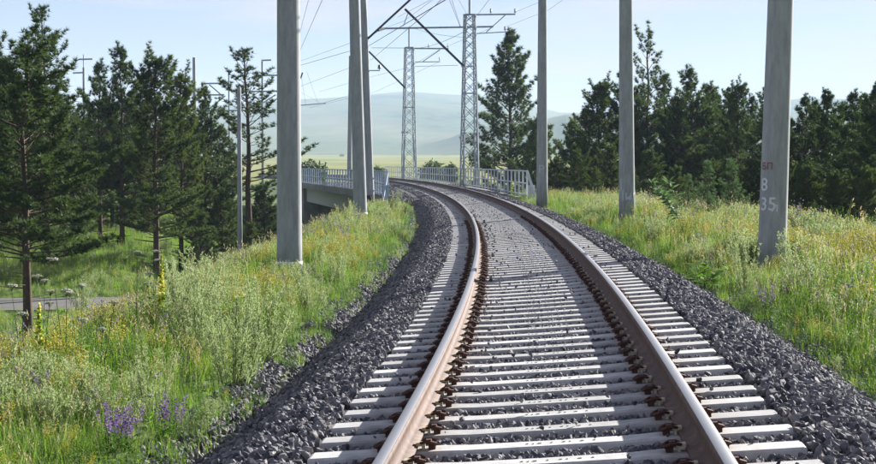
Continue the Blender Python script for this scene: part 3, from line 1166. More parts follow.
slab('gravel_top', yd, lambda y: ledge(y) + 0.24, lambda y: redge(y) - 0.17, -0.455, -0.40, M['bed'])

# bare earth apron below the abutment
ap = MB()
n_, k_ = 14, 10
vs, fs = [], []
for i in range(n_):
    for k in range(k_):
        x = -12.5 + 10.5 * i / (n_ - 1); y = 88 + 12 * k / (k_ - 1)
        vs.append((x, y, gz(x, y) + 0.10 + 0.12 * random.random()))
for i in range(n_ - 1):
    for k in range(k_ - 1):
        fs.append((i * k_ + k, (i + 1) * k_ + k, (i + 1) * k_ + k + 1, i * k_ + k + 1))
ap.add(vs, fs)
tag(ap.build('earth_slope', M['dirt'], None, True), kind='structure', label='bare brown earth slope below the bridge abutment')


def railing(label, fx, y0, y1, pitch, z0, h, m, rails, slant, pick=0, w=0.07):
    root = empty('bridge_railing', (fx(y0), y0, z0))
    tag(root, label, 'railing', 'bridge railings')
    O = Vector(root.location)
    # walk along the edge
    yy = np.arange(y0, y1, 0.1)
    xx = np.array([fx(y) for y in yy])
    L = np.concatenate([[0], np.cumsum(np.hypot(np.diff(xx), np.diff(yy)))])
    at = lambda l: Vector((float(np.interp(l, L, xx)), float(np.interp(l, L, yy)), z0))
    n = int(L[-1] / pitch)
    pb = MB(); pb.box((0, 0, h / 2), (w, w, h))
    pm = pb.mesh('post', m)
    for i in range(n + 1):
        o = link('post', pm, root, at(i * pitch) - O)
    kb = MB(); kb.box((0, 0, h / 2), (0.03, 0.03, h))
    for hh in rails:
        b = MB()
        b.tube([at(l) - O + Vector((0, 0, hh)) for l in np.arange(0, n * pitch + 0.01, pitch)], 0.038, 6)
        b.build('rail', m, root)
    if slant:
        # sloping end frame reaching down towards the bank
        d = (at(0) - at(2)).normalized() * 1.0 + Vector((slant, 0, 0))
        b = MB()
        b.bar(Vector((0, 0, h)), d + Vector((0, 0, -0.25)), w)
        b.build('end_stay', m, root)
        b = MB()
        b.box(d * 0.42 + Vector((0, 0, 0.28)), (0.34, 0.05, 0.75), Matrix.Rotation(0.1, 3, 'Z'))
        b.build('end_plate', m, root)
    return root


railing('white railing with slanted end frame beside the dark pine', lambda y: float(redge(y)), 82.0, 215, 2.35, -0.28, 1.36, M['rail_paint'], (1.34, 0.72, 0.14), 0.42, w=0.10)
railing('blue-grey railing with close posts along the edge over the road', lambda y: float(ledge(y)), 84.0, 160, 1.75, -0.30, 1.34, M['rail_blue'], (1.32, 0.68, 0.12), -0.35, w=0.085)


# ---------------------------------------------------------------- foliage builders
class PB:
    """triangles of a plant, with material slots"""
    def __init__(s):
        s.v, s.f, s.m = [], [], []

    def tri(s, vs, fs, mi):
        o = len(s.v)
        s.v.extend(vs)
        s.f.extend([(a + o, b + o, c + o) for a, b, c in fs])
        s.m.extend([mi] * len(fs))

    def blade(s, p, ang, L, wd, lean, curl, mi, seg=3):
        """grass blade: rises from p, bends over towards ang"""
        dx, dy = math.cos(ang), math.sin(ang)
        sx, sy = -dy * wd / 2, dx * wd / 2
        vs = []
        x = z = 0.0
        a = lean
        for i in range(seg + 1):
            k = 1 - (i / seg) ** 1.6
            c = (p[0] + dx * x, p[1] + dy * x, p[2] + z)
            if i < seg:
                vs += [(c[0] - sx * k, c[1] - sy * k, c[2]), (c[0] + sx * k, c[1] + sy * k, c[2])]
            else:
                vs.append(c)
            x += math.sin(a) * L / seg; z += math.cos(a) * L / seg
            a += curl / seg
        fs = []
        for i in range(seg - 1):
            b = i * 2
            fs += [(b, b + 1, b + 3), (b, b + 3, b + 2)]
        b = (seg - 1) * 2
        fs.append((b, b + 1, b + 2))
        s.tri(vs, fs, mi)
        return vs[-1]

    def leaf(s, p, d, L, wd, mi, up=None):
        """diamond leaf from p along unit vector d"""
        d = Vector(d)
        u = Vector(up) if up is not None else Vector((random.uniform(-1, 1), random.uniform(-1, 1), random.uniform(-1, 1)))
        n = d.cross(u)
        if n.length < 1e-4:
            n = d.orthogonal()
        n = n.normalized() * wd / 2
        p = Vector(p)
        m = p + d * L * 0.45
        dr = Vector((0, 0, -L * 0.08))
        s.tri([tuple(p), tuple(m + n), tuple(p + d * L + dr), tuple(m - n)], [(0, 1, 2), (0, 2, 3)], mi)

    def stalk(s, pts, wd, mi):
        """thin three-sided stem through points"""
        vs, fs = [], []
        n = len(pts)
        for i, p in enumerate(pts):
            r = wd * (1 - 0.6 * i / max(1, n - 1)) / 2
            for k in range(3):
                a = 2.094 * k
                vs.append((p[0] + r * math.cos(a), p[1] + r * math.sin(a), p[2]))
        for i in range(n - 1):
            for k in range(3):
                k2 = (k + 1) % 3
                fs += [(i * 3 + k, i * 3 + k2, i * 3 + 3 + k2), (i * 3 + k, i * 3 + 3 + k2, i * 3 + 3 + k)]
        s.tri(vs, fs, mi)

    def bud(s, p, r, mi):
        x, y, z = p
        vs = [(x + r, y, z), (x - r, y, z), (x, y + r, z), (x, y - r, z), (x, y, z + r), (x, y, z - r)]
        s.tri(vs, [(0, 2, 4), (2, 1, 4), (1, 3, 4), (3, 0, 4), (2, 0, 5), (1, 2, 5), (3, 1, 5), (0, 3, 5)], mi)

    def mesh(s, name, mats):
        return np_mesh(name, np.array(s.v), np.array(s.f), mats, np.array(s.m))


def rdir(el0, el1):
    a = random.uniform(0, 6.283); e = random.uniform(el0, el1)
    return Vector((math.cos(a) * math.cos(e), math.sin(a) * math.cos(e), math.sin(e)))


def grass_tuft(seed, n, h, rad, straw=0.12, w=0.008):
    random.seed(seed)
    b = PB()
    for i in range(n):
        a, r = random.uniform(0, 6.283), rad * math.sqrt(random.random())
        p = (r * math.cos(a), r * math.sin(a), -0.03)
        L = h * random.uniform(0.5, 1.15)
        st = random.random() < straw
        tip = b.blade(p, random.uniform(0, 6.283), L, w * random.uniform(0.6, 1.2) * (0.7 if st else 1), random.uniform(0, 0.3), random.uniform(0.2, 1.1) * (0.5 if st else 1), 1 if st else 0)
        if st and random.random() < 0.7:
            for k in range(5):
                b.leaf((tip[0], tip[1], tip[2] - 0.10 + 0.022 * k), rdir(0.5, 1.3), 0.05, 0.012, 1)
    return b.mesh('grass_tuft', [M['grass'], M['straw']])


def weed(seed, n, h, lw=0.022, ll=0.07, mats=None, flower=0, rad=0.12):
    """bunch of leafy stems; flower = slot of the blossoms (0 none)"""
    random.seed(seed)
    b = PB()
    for i in range(n):
        a, r = random.uniform(0, 6.283), rad * math.sqrt(random.random())
        base = Vector((r * math.cos(a), r * math.sin(a), -0.03))
        d = (Vector((math.cos(a), math.sin(a), 0)) * random.uniform(0.05, 0.35) + Vector((0, 0, 1))).normalized()
        L = h * random.uniform(0.6, 1.1)
        pts = [base + d * L * t + Vector((0, 0, -0.06 * t * t)) for t in (0, 0.35, 0.7, 1)]
        b.stalk([tuple(p) for p in pts], 0.007, 1)
        k = int(L / 0.035)
        for j in range(k):
            t = (j + 0.5) / k
            p = base + d * L * t
            f = (1 - 0.55 * t)
            b.leaf(p, rdir(0.1, 0.9), ll * f * random.uniform(0.7, 1.3), lw * f * random.uniform(0.8, 1.2), 0, (0, 0, 1))
        if flower:
            for j in range(random.randint(5, 10)):
                b.bud(tuple(base + d * L * random.uniform(0.78, 1.04) + rdir(-.5, .8) * 0.03), random.uniform(.006, .011), flower)
    return b.mesh('weed', mats or [M['grass_d'], M['stem']])


def bedstraw(seed, h=0.55):
    """airy yellow wildflower: many thin stems with clouds of tiny blossom"""
    random.seed(seed)
    b = PB()
    for i in range(9):
        a = random.uniform(0, 6.283)
        d = (Vector((math.cos(a), math.sin(a), 0)) * random.uniform(0.05, 0.4) + Vector((0, 0, 1))).normalized()
        L = h * random.uniform(0.6, 1.1)
        b.stalk([(0, 0, -0.03), tuple(d * L * 0.5), tuple(d * L)], 0.005, 1)
        for j in range(12):
            b.leaf(d * L * random.uniform(0.1, 0.8), rdir(-0.1, 0.8), 0.05, 0.008, 0)
        for j in range(16):
            b.bud(tuple(d * L * random.uniform(0.65, 1.05) + rdir(-0.6, 0.9) * random.uniform(0.01, 0.05)), random.uniform(.005, .010), 2)
    return b.mesh('bedstraw', [M['grass'], M['stem'], M['yellow']])


def wormwood_mesh(seed, h=0.95, n=22, rad=0.3):
    """silvery feathery bush: upright plumes of tiny leaves"""
    random.seed(seed)
    b = PB()
    for i in range(n):
        a, r = random.uniform(0, 6.283), rad * math.sqrt(random.random())
        base = Vector((r * math.cos(a) * 0.5, r * math.sin(a) * 0.5, -0.05))
        d = (Vector((math.cos(a), math.sin(a), 0)) * random.uniform(0.05, 0.45) * (0.4 + r / rad) + Vector((0, 0, 1))).normalized()
        L = h * random.uniform(0.55, 1.1)
        b.stalk([tuple(base), tuple(base + d * L * .5), tuple(base + d * L)], 0.010, 1)
        side = d.orthogonal().normalized()
        for j in range(int(L / 0.014)):
            t = 0.12 + 0.88 * random.random()
            p = base + d * L * t
            q = (rdir(-0.1, 0.9) * 0.8 + d * 0.7).normalized()
            l = 0.10 * (1.08 - t) + 0.02
            # small side spray carrying leaflets
            b.leaf(p, q, l, 0.007, 0)
            for k in range(3):
                b.leaf(p + q * l * random.uniform(0.3, 1.0), (q + rdir(-.4, .9)).normalized(), 0.030, 0.008, 0)
    return b.mesh('wormwood', [M['silver'], M['stem']])


def umbel_mesh(seed, h=0.8, heads=2):
    random.seed(seed)
    s_, f_, lf = PB(), PB(), PB()
    for k in range(heads):
        a = random.uniform(0, 6.283)
        lean = random.uniform(0.05, 0.28)
        L = h * (1 if k == 0 else random.uniform(0.6, 0.9))
        d = (Vector((math.cos(a) * lean, math.sin(a) * lean, 1))).normalized()
        top = d * L
        s_.stalk([(0, 0, -0.03), tuple(d * L * 0.5), tuple(top)], 0.011, 0)
        R0 = random.uniform(0.028, 0.046)
        for j in range(22):
            aa, rr = random.uniform(0, 6.283), R0 * math.sqrt(random.random())
            p = top + Vector((rr * math.cos(aa), rr * math.sin(aa), 0.05 - 7 * rr * rr + random.uniform(-.006, .006)))
            s_.stalk([tuple(top), tuple(p)], 0.003, 0)
            for q in range(5):
                f_.bud(tuple(p + Vector((random.uniform(-.014, .014), random.uniform(-.014, .014), random.uniform(-.003, .005)))), 0.007, 0)
        for j in range(12):
            lf.leaf(d * L * random.uniform(0.05, 0.6), rdir(0, 0.8), random.uniform(.06, .13), 0.02, 0)
    return s_.mesh('stem', [M['stem']]), f_.mesh('flower_head', [M['cream']]), lf.mesh('leaves', [M['grass_d']])


def plant(name, label, cat, parts, loc, scale=1.0, rz=0.0, group=None):
    root = empty(name, loc, rz)
    root.scale = (scale,) * 3
    tag(root, label, cat, group)
    for nm, me in parts:
        link(nm, me, root)
    return root


def hit(x, y, dmax=160):
    """where the sight line through a photo pixel meets the ground"""
    d = np.arange(6, dmax, 0.08)
    X = (x - CX) / F * d
    Z = CAMZ + (YH - y) / F * d
    g = height(X, d)
    k = np.nonzero(Z < g)[0]
    i = k[0] if len(k) else len(d) - 1
    return Vector((X[i], d[i], g[i]))


# ---------------------------------------------------------------- pines
def pine(seed, H, cb, width, wh=0.42, nb=5, dens=1.0, top_pow=0.75, needle_l=0.22, nn=24, tr=0.012, m='needle', sparse=0.0, gap=0.17, el0=4, el1=58, lobes=0.35, rough=0.4):
    random.seed(seed)
    r = np.random.default_rng(seed)
    tb = MB()
    wob = [Vector((random.uniform(-1, 1) * 0.014 * H, random.uniform(-1, 1) * 0.014 * H, 0)) * (i / 8) for i in range(9)]
    axis_ = [Vector((0, 0, H * i / 8)) + wob[i] for i in range(9)]
    axis_[0].z = -0.5
    r0 = tr * H + 0.03
    tb.tube(axis_, [r0 * (1.25 if i == 0 else 1) * (1 - 0.93 * (i / 8)) + 0.012 for i in range(9)], 9)

    def on(z):
        t = np.clip(z / H * 8, 0, 7.999); i = int(t)
        return axis_[i].lerp(axis_[i + 1], t - i)
    TP_, TD_ = [], []
    z = cb * H
    # dead stubs on the bare trunk
    for k in range(9 if cb > 0.15 else 0):
        zz = random.uniform(0.35, 1) * cb * H
        a = random.uniform(0, 6.283)
        tb.tube([on(zz), on(zz) + Vector((math.cos(a), math.sin(a), 0.1)) * random.uniform(0.4, 1.5)], [0.028, 0.006], 4, False)
    la, lb_ = random.uniform(0, 6.28), random.uniform(0, 6.28)
    while z < H * 0.985:
        t = (z - cb * H) / (H - cb * H)
        shp = (1 - t) ** top_pow * min(1.0, 0.6 + t * 1.8)
        n = max(3, int(round(nb * (1 - 0.3 * t) + random.uniform(-1, 1))))
        a0 = random.uniform(0, 6.283)
        wl = random.uniform(1 - rough, 1 + rough * 0.5)          # whole whorls stick out or stay back
        for i in range(n):
            if random.random() < sparse:
                continue
            a = a0 + 6.283 * i / n + random.uniform(-.4, .4)
            lob = 1 + lobes * math.sin(a * 2 + la + 5 * t) * math.cos(a + lb_ - 7 * t)
            L = width * shp * random.uniform(0.5, 1.2) * lob * wl + 0.28
            el = R(el0) * (1 - t) + R(el1) * t ** 1.2 + random.uniform(-.2, .25)
            out = Vector((math.cos(a), math.sin(a), 0))
            pts = []
            zb = z + random.uniform(-.2, .2)
            p = on(min(zb, H * .99))
            e = el
            sg = 5
            for k in range(sg + 1):
                pts.append(p.copy())
                dd = out * math.cos(e) + Vector((0, 0, math.sin(e)))
                p = p + dd * L / sg
                e += random.uniform(-0.08, 0.2)
                out = (out + Vector((random.uniform(-.2, .2), random.uniform(-.2, .2), 0))).normalized()
            br = 0.008 + 0.011 * L
            tb.tube(pts, [br * (1 - 0.85 * k / sg) for k in range(sg + 1)], 4, False)
            nbr = max(3, int(L / gap * dens))
            for j in range(nbr):
                f = 0.36 + 0.64 * (j + random.random()) / nbr
                q = min(f, 0.999) * sg
                k = min(int(q), sg - 1)
                p = pts[k].lerp(pts[k + 1], q - k)
                ax = (pts[k + 1] - pts[k]).normalized()
                side = ax.cross(Vector((0, 0, 1))).normalized() * (1 if j % 2 else -1)
                d = (ax * random.uniform(0.4, 1.0) + side * random.uniform(0.3, 1.1) * (1.2 - f) * 1.3 + Vector((0, 0, random.uniform(0, .75)))).normalized()
                l = (0.16 + 0.40 * (1.1 - f) * min(L, 2.4) / 1.6) * random.uniform(0.7, 1.25)
                for c in ((1.0,) if l < 0.3 else (0.55, 1.0)):
                    TP_.append(p + d * l * c); TD_.append((d + Vector((0, 0, 0.5))).normalized())
                if l > 0.35:
                    tb.tube([p, p + d * l], [0.008, 0.003], 3, False)
            TP_.append(pts[-1]); TD_.append((pts[-1] - pts[-2]).normalized())
        z += wh * random.uniform(0.75, 1.25) * (1 - 0.35 * t)
    for k in range(6):
        TP_.append(on(H * (0.96 + 0.04 * k / 5))); TD_.append(Vector((0, 0, 1)))
    P = np.array(TP_); D = np.array(TD_)
    P = P + r.normal(0, 0.03, P.shape)
    P = np.repeat(P, nn, 0); D = np.repeat(D, nn, 0)
    rd = r.normal(size=P.shape); rd /= np.linalg.norm(rd, axis=1)[:, None]
    d = D * 0.6 + rd * 0.9 + np.array([0, 0, 0.25])
    d /= np.linalg.norm(d, axis=1)[:, None]
    l = needle_l * r.uniform(0.6, 1.25, (len(P), 1))
    sd_ = np.cross(d, r.normal(size=P.shape)); sd_ /= np.linalg.norm(sd_, axis=1)[:, None]
    wd = 0.0095 * needle_l / 0.13
    base = P - D * 0.04
    v = np.stack([base + sd_ * wd, base - sd_ * wd, base + d * l], 1).reshape(-1, 3)
    f = np.arange(len(v)).reshape(-1, 3)
    return tb.mesh('trunk', M['bark'], True), np_mesh('crown', v, f, M[m]), len(f)


KIND = {
    'big': pine(11, 10.8, 0.30, 3.5, 0.42, 7, 1.3, 0.46, el0=2, rough=0.5),
    'tall': pine(12, 13.0, 0.36, 2.6, 0.5, 5, 0.9, 0.6, sparse=0.15, rough=0.6),
    'dense': pine(13, 11.5, 0.20, 3.5, 0.44, 7, 1.3, 0.58, m='needle2', el0=8, rough=0.55, lobes=0.5),
    'mid': pine(14, 9.5, 0.16, 2.6, 0.42, 7, 1.3, 0.82, el0=10, rough=0.55, lobes=0.5),
    'sparse': pine(15, 12.5, 0.34, 2.3, 0.6, 5, 0.95, 0.5, sparse=0.2, tr=0.011, rough=0.6),
    'lump': pine(16, 7.5, 0.06, 2.9, 0.38, 7, 1.25, 0.38, m='needle2', el0=14, rough=0.5),
    'young': pine(17, 4.0, 0.03, 1.15, 0.30, 6, 1.0, 0.85, needle_l=0.13, m='young', tr=0.009, gap=0.12, el0=25, rough=0.2),
    'edge': pine(18, 10.5, 0.08, 3.2, 0.40, 7, 1.3, 0.7, sparse=0.03, el0=4, rough=0.3, lobes=0.2),
}


def tree(kind, label, x, d, y_top, group, rz=None, zoff=0.0, name='pine_tree', wide=1.0):
    """pine whose tip is seen at photo pixel (x, y_top) from distance d, standing on the ground there"""
    tr_, cr_, _ = KIND[kind]
    X = (x - CX) / F * d
    zb = gz(X, d) + zoff
    ztop = CAMZ + (YH - y_top) / F * d
    H0 = max(v.co.z for v in tr_.vertices)
    s = (ztop - zb) / H0
    root = empty(name, (X, d, zb), random.uniform(0, 6.28) if rz is None else rz)
    root.scale = (s * wide, s * wide, s)
    tag(root, label, 'pine tree', group)
    link('trunk', tr_, root)
    link('crown', cr_, root)
    return root


random.seed(21)
GL, GR = 'pines by the road below the embankment', 'pines beyond the concrete poles'
# by the road
tree('big', 'big dark pine on the embankment side of the road, bare dark lower trunk', 26, 54, 20, GL, 0.6, wide=1.12)
tree('tall', 'tallest spindly pine across the road with a bare slanting side branch', 47, 84, 8, GL, 1.0, wide=0.9)
tree('big', 'dark pine at the edge of the stand, behind the big roadside pine', -12, 80, 22, GL, 2.0)
tree('mid', 'narrow dark pine beside the mast with small insulators', 100, 98, 62, GL, 0.3, wide=0.8)
tree('mid', 'slim-topped pine between the small-insulator mast and the broad pine', 122, 95, 46, GL, 3.3, wide=0.8)
tree('dense', 'broad bushy pine, widest of those across the road', 156, 84, 47, GL, 4.0, wide=1.05)
tree('dense', 'yellowish green pine leaning against the broad bushy pine', 181, 90, 66, GL, 1.2, wide=0.9)
tree('mid', 'small pine with thin top before the mast with long crossarms', 206, 100, 86, GL, 2.2, wide=0.8)
tree('tall', 'sparse pine with gappy crown beside the flat-topped mast', 249, 96, 50, GL, 0.9, wide=1.25)
for x, d, y, k, rz in ((66, 118, 100, 'lump', 1), (135, 125, 92, 'edge', 2), (8, 110, 60, 'edge', 3), (176, 130, 105, 'lump', 4), (-60, 96, 30, 'mid', 5), (-90, 70, 20, 'big', 3), (92, 140, 112, 'edge', 2), (40, 112, 96, 'mid', 1), (112, 112, 104, 'lump', 5), (148, 108, 100, 'mid', 4), (196, 118, 122, 'lump', 1), (20, 96, 84, 'lump', 2), (224, 124, 128, 'mid', 3), (74, 100, 120, 'lump', 0)):
    tree(k, 'dark pine deep in the stand behind the big roadside pine' if x < 84 else 'dark pine deep in the stand behind the broad bushy pine', x, d, y, GL, rz)
for x, d, y, rz in ((222, 92, 190, 1), (264, 98, 184, 2), (200, 88, 212, 4), (250, 90, 222, 3)):
    tree('lump', 'low dark pine thicket bush below the flat-topped mast', x, d, y, GL, rz, wide=1.25)
# beyond the track
tree('edge', 'dark conical pine alone beside the taller lattice mast', 510, 142, 33, GR, 2.3, wide=0.95)
tree('lump', 'low dark pine crowding the foot of the conical one', 536, 134, 118, GR, 1.4, wide=0.85)
tree('dense', 'bushy pine filling the gap between the poles with pale marks', 598, 100, 76, GR, 2.4, wide=1.1)
tree('sparse', 'lanky pine whose thin top overtops the stand beyond the scrawled pole', 647, 104, 24, GR, 0.2, wide=0.95)
tree('mid', 'pine with ragged top next to the lanky one', 690, 102, 68, GR, 1.9)
tree('dense', 'full pine whose pointed top stands before the graffitied pole', 737, 98, 78, GR, 3.1, wide=0.9)
tree('mid', 'pine half hidden behind the graffitied pole', 766, 95, 90, GR, 2.0)
for x, d, y, k, rz in ((572, 112, 120, 'mid', 0), (625, 112, 70, 'edge', 1), (664, 116, 74, 'mid', 2), (715, 112, 92, 'mid', 3), (805, 78, 96, 'mid', 1), (826, 74, 92, 'edge', 4), (852, 70, 92, 'mid', 0), (876, 66, 86, 'edge', 2), (905, 64, 84, 'mid', 5), (790, 84, 118, 'mid', 3), (842, 84, 104, 'mid', 1), (886, 82, 92, 'mid', 2), (935, 70, 90, 'edge', 1), (975, 72, 90, 'mid', 2), (585, 106, 108, 'mid', 5), (638, 98, 98, 'mid', 4), (676, 100, 96, 'mid', 5), (708, 104, 84, 'mid', 0), (752, 102, 96, 'mid', 2), (728, 110, 90, 'edge', 0), (815, 88, 100, 'mid', 2), (864, 88, 96, 'edge', 3)):
    tree(k, 'dark pine of the close-set stand beyond the graffitied pole, away from the bridge' if x > 785 else ('dark pine between the pole by the railing and the scrawled pole' if x < 627 else 'dark pine of the close-set stand between the scrawled pole and the graffitied pole'), x, d, y, GR, rz)
for x, d, y, rz in ((578, 88, 150, 0), (610, 92, 146, 3), (650, 90, 150, 2), (676, 84, 166, 4), (712, 82, 160, 1), (750, 84, 158, 5), (555, 94, 158, 4), (595, 86, 168, 1), (630, 84, 165, 5), (808, 66, 165, 2), (836, 62, 172, 1), (866, 60, 168, 3), (780, 74, 160, 0)):
    tree('lump', 'low bushy pine at the stand\'s foot, past the graffitied pole' if x > 775 else ('low bushy pine before the stand, on the bridge side of the scrawled pole' if x < 627 else 'low bushy pine behind the young pines at the foot of the stand'), x, d, y, GR, rz, wide=1.2)
for i, (x, d, y, rz, lb) in enumerate(((688, 46, 176, 0, 'young pale green pine, broader of the pair before the stand'), (708, 48, 163, 1, 'slim young pale green pine among weeds before the stand'), (732, 52, 161, 2, 'tallest young pine, beside the graffitied pole'))):
    tree('young', lb, x, d, y, 'young pines in the grass', rz, zoff=-0.1)


# ---------------------------------------------------------------- grass and weeds (uncountable)
TUFTS = [grass_tuft(30 + i, 26, [0.30, 0.42, 0.55, 0.62][i], 0.16, [0.02, 0.05, 0.1, 0.16][i]) for i in range(4)]
WEEDS = [weed(40, 7, 0.42), weed(41, 6, 0.55, 0.016, 0.09), weed(42, 8, 0.34, 0.035, 0.08, rad=0.16), weed(43, 6, 0.6, 0.014, 0.06, [M['grass'], M['stem'], M['pink']], 2)]
YEL = [bedstraw(50), bedstraw(51, 0.45)]
SIL = [wormwood_mesh(52, 0.6, 9, 0.15)]
PROTOS = TUFTS + WEEDS + YEL + SIL


def meadow():
    P, I, S = [], [], []

    def region(x, y, wts, s0, s1, hmul):
        n = len(x)
        z = height(x, y)
        rdv = road_dist(x, y)
        dist = np.hypot(x, y)
        u = x - xc(y)
        k = (rdv > 3.35) & ~((y > 86) & (u > -9) & (u < 3.2))
        u0 = np.where(u < 0, -np.interp(y, [12, 30, 60], [2.62, 2.5, 2.35]), 2.5)
        edge = np.clip((np.abs(u) - np.abs(u0)) / 1.4, 0, 1)
        k &= (np.abs(u) > np.abs(u0) + (vnoise(y * 1.7, u * 0, 17) - 0.5) * 0.35)
        P.append(np.stack([x, y, z], -1)[k])
        sc = rng.uniform(s0, s1, n) * (0.5 + 0.5 * edge) * hmul * np.where(np.abs(u) < 6.5, 0.80, 0.95) * np.where((y > 42) & (y < 76) & (u < -8.5), 0.55, 1) * (0.8 + 0.45 * vnoise(x / 1.3, y / 1.3, 21))
        for o in (L1, L2, P1, P2, P3):
            dx, dy = x - o.location.x * y / o.location.y, o.location.y - y
            sc = np.where((np.abs(dx) < 0.55) & (dy > -0.5) & (dy < 5.5), sc * (0.42 + 0.1 * np.clip(dy / 5.5, 0, 1)), sc)
        S.append(sc[k])
        w = np.array(wts, float); w /= w.sum()
        # species in patches
        pick = rng.choice(len(wts), n, p=w)
        patch = vnoise(x / 2.2, y / 2.2, 11)
        yl = (patch > 0.66) & (rng.random(n) < 0.34) & (dist < 45)
        pick = np.where(yl, rng.integers(8, 10, n), pick)
        sl = (vnoise(x / 1.8, y / 1.8, 12) > 0.72) & (rng.random(n) < 0.2)
        pick = np.where(sl, 10, pick)
        low = edge < 0.35
        pick = np.where(low & (rng.random(n) < 0.6), rng.choice([0, 4, 6], n), pick)
        I.append(pick[k])

    def left(d0, d1, dens, *a, umax=26):
        n = int((d1 - d0) * umax * dens)
        y = rng.uniform(d0, d1, n)
        x = xc(y) - 2.1 - rng.uniform(0, 1, n) * umax
        k = x > -0.40 * y - 3.0
        region(x[k], y[k], *a)

    def right(d0, d1, dens, *a, umax=24):
        n = int((d1 - d0) * umax * dens)
        y = rng.uniform(d0, d1, n)
        x = xc(y) + 2.3 + rng.uniform(0, 1, n) * umax
        k = x < 0.40 * y + 3.0
        region(x[k], y[k], *a)
    WT = [6, 9, 8, 4, 9, 8, 7, 1.2, 1.0, 0.8, 1.4]
    left(5, 14, 75, WT, .75, 1.1, 1, umax=9)
    left(14, 26, 50, WT, .8, 1.15, 1, umax=12)
    left(26, 50, 26, WT, .8, 1.25, 1.05, umax=18)
    left(50, 80, 12, WT, .8, 1.3, 1.1)
    right(5, 16, 75, WT, .7, 1.25, 1.0, umax=6)
    right(16, 32, 50, WT, .75, 1.35, 1.1, umax=10)
    right(32, 60, 26, WT, .8, 1.5, 1.15, umax=16)
    right(60, 90, 10, WT, .9, 1.3, 1.1)
    # grass across the road and between the trunks
    W2 = [8, 6, 3, 1, 1, 0, 2, 0, 0, 0, 0]
    n = 16000
    y = rng.uniform(60, 150, n)
    x = -rng.uniform(0.02, 0.33, n) * y - 4
    region(x, y, W2, 1.0, 1.7, 1.0)
    n = 6000
    y = rng.uniform(60, 120, n)
    x = rng.uniform(0.06, 0.33, n) * y + 3
    region(x, y, W2, 1.0, 1.7, 1.0)
    pts = np.concatenate(P); idx = np.concatenate(I); scl = np.concatenate(S)
    n = len(pts)
    rot = np.stack([rng.normal(0, .10, n), rng.normal(0, .10, n), rng.uniform(0, 6.28, n)], -1)
    isg = idx < 4
    for nm, sel, base, pr, lb in (('meadow_grass', isg, 0, TUFTS, 'tall green and straw coloured meadow grass along the embankment'),
                                  ('wild_weeds', (idx >= 4) & (idx < 8) | (idx == 10), 4, WEEDS + SIL, 'mixed leafy green weeds growing through the grass'),
                                  ('yellow_wildflowers', (idx == 8) | (idx == 9), 8, YEL, 'hazy drifts of small yellow wildflowers in the grass')):
        ii = idx[sel] - base
        if nm == 'wild_weeds':
            ii = np.where(ii == 6, 4, ii)
        scatter(nm, pts[sel], rot[sel], scl[sel], ii, pr, lb)
    return n


NG = meadow()

# ---------------------------------------------------------------- plants one can pick out
random.seed(5)
WW = [wormwood_mesh(60 + i, 0.95, 22, 0.32) for i in range(3)]
spots = [(232, 388, 1.0, 'large silvery wormwood bush at the gravel edge below the black-footed pole'), (262, 362, 1.0, 'silvery wormwood bush leaning over the gravel edge'),
         (312, 312, 0.7, 'silvery wormwood just track-side of the black-footed pole'), (200, 360, 0.9, 'pale wormwood behind the large silvery bush'),
         (336, 286, 0.75, 'pale wormwood between the black-footed pole and the gravel'), (345, 232, 1.0, 'wormwood tuft at the dark-footed pole'),
         (395, 216, 1.1, 'pale plumy bush where the blue-grey railing ends'), (384, 226, 1.0, 'pale bush beside the dark-footed pole and the gravel'),
         (180, 330, 0.9, 'silvery bush by the tall yellow spike'), (82, 312, 1.5, 'round grey bush at the verge of the road'),
         (655, 246, 1.0, 'tall greyish weed clump beside the gravel near the scrawled pole'), (800, 290, 1.0, 'whitish wormwood clump behind the foot of the graffitied pole'),
         (745, 292, 0.8, 'dull green clump at the foot of the graffitied pole'), (172, 338, .95, 'feathery bush on the bank edge just past the tall yellow spike'), (188, 328, .9, 'feathery bush with loose plumes on the bank edge'), (206, 322, .95, 'feathery bush on the bank edge nearest the flat-topped mast'), (225, 316, .9, 'plumy bush beside the black-footed pole, on its road side'), (150, 420, 0.55, 'small pale feathery plant amid the yellow flowers')]
for i, (x, y, s, lb) in enumerate(spots):
    p = hit(x, y)
    plant('wormwood_bush', lb, 'bush', (('foliage', WW[i % 3]),), p, s * random.uniform(0.9, 1.08), random.uniform(0, 6))

GW = [weed(100 + i, 15, 0.85, 0.024, 0.10, [M['grass_d'], M['stem']], 0, 0.26) for i in range(3)]
for i, (x, y, s, lb) in enumerate([(586, 213, 1.0, 'leafy green weed clump on the bridge side of the scrawled pole'), (606, 222, .9, 'green weed clump just before the scrawled pole'), (640, 236, 1.1, 'tall leafy clump just past the scrawled pole'),
                                   (672, 256, 1.0, 'leafy clump between the scrawled pole and the broad-leaved weed'), (728, 280, .8, 'leafy clump between the broad-leaved weed and the graffitied pole'), (800, 304, .9, 'leafy green clump just past the foot of the graffitied pole'),
                                   (822, 330, .8, 'leafy clump among the small white flowers past the graffitied pole'), (858, 352, .8, 'leafy clump hanging over the gravel beyond the white flowers'), (790, 346, .6, 'low leafy clump on the gravel edge below the purple spikes'),
                                   (852, 300, 1.0, 'tall leafy clump below the nodding white umbel'), (400, 236, .9, 'leafy clump between the dark-footed pole and the gravel'), (372, 272, .8, 'leafy clump at the gravel edge before the dark-footed pole'),
                                   (350, 300, .7, 'leafy clump at the gravel edge level with the black-footed pole'), (208, 432, .6, 'low leafy clump on the gravel beside the purple sage'), (180, 448, .5, 'small leafy clump beside the purple sage')]):
    plant('leafy_clump', lb, 'weed', (('foliage', GW[i % 3]),), hit(x, y), s, random.uniform(0, 6), 'leafy clumps in the verge')
UM = [umbel_mesh(70 + i, 0.85, 2 + i % 2) for i in range(3)]
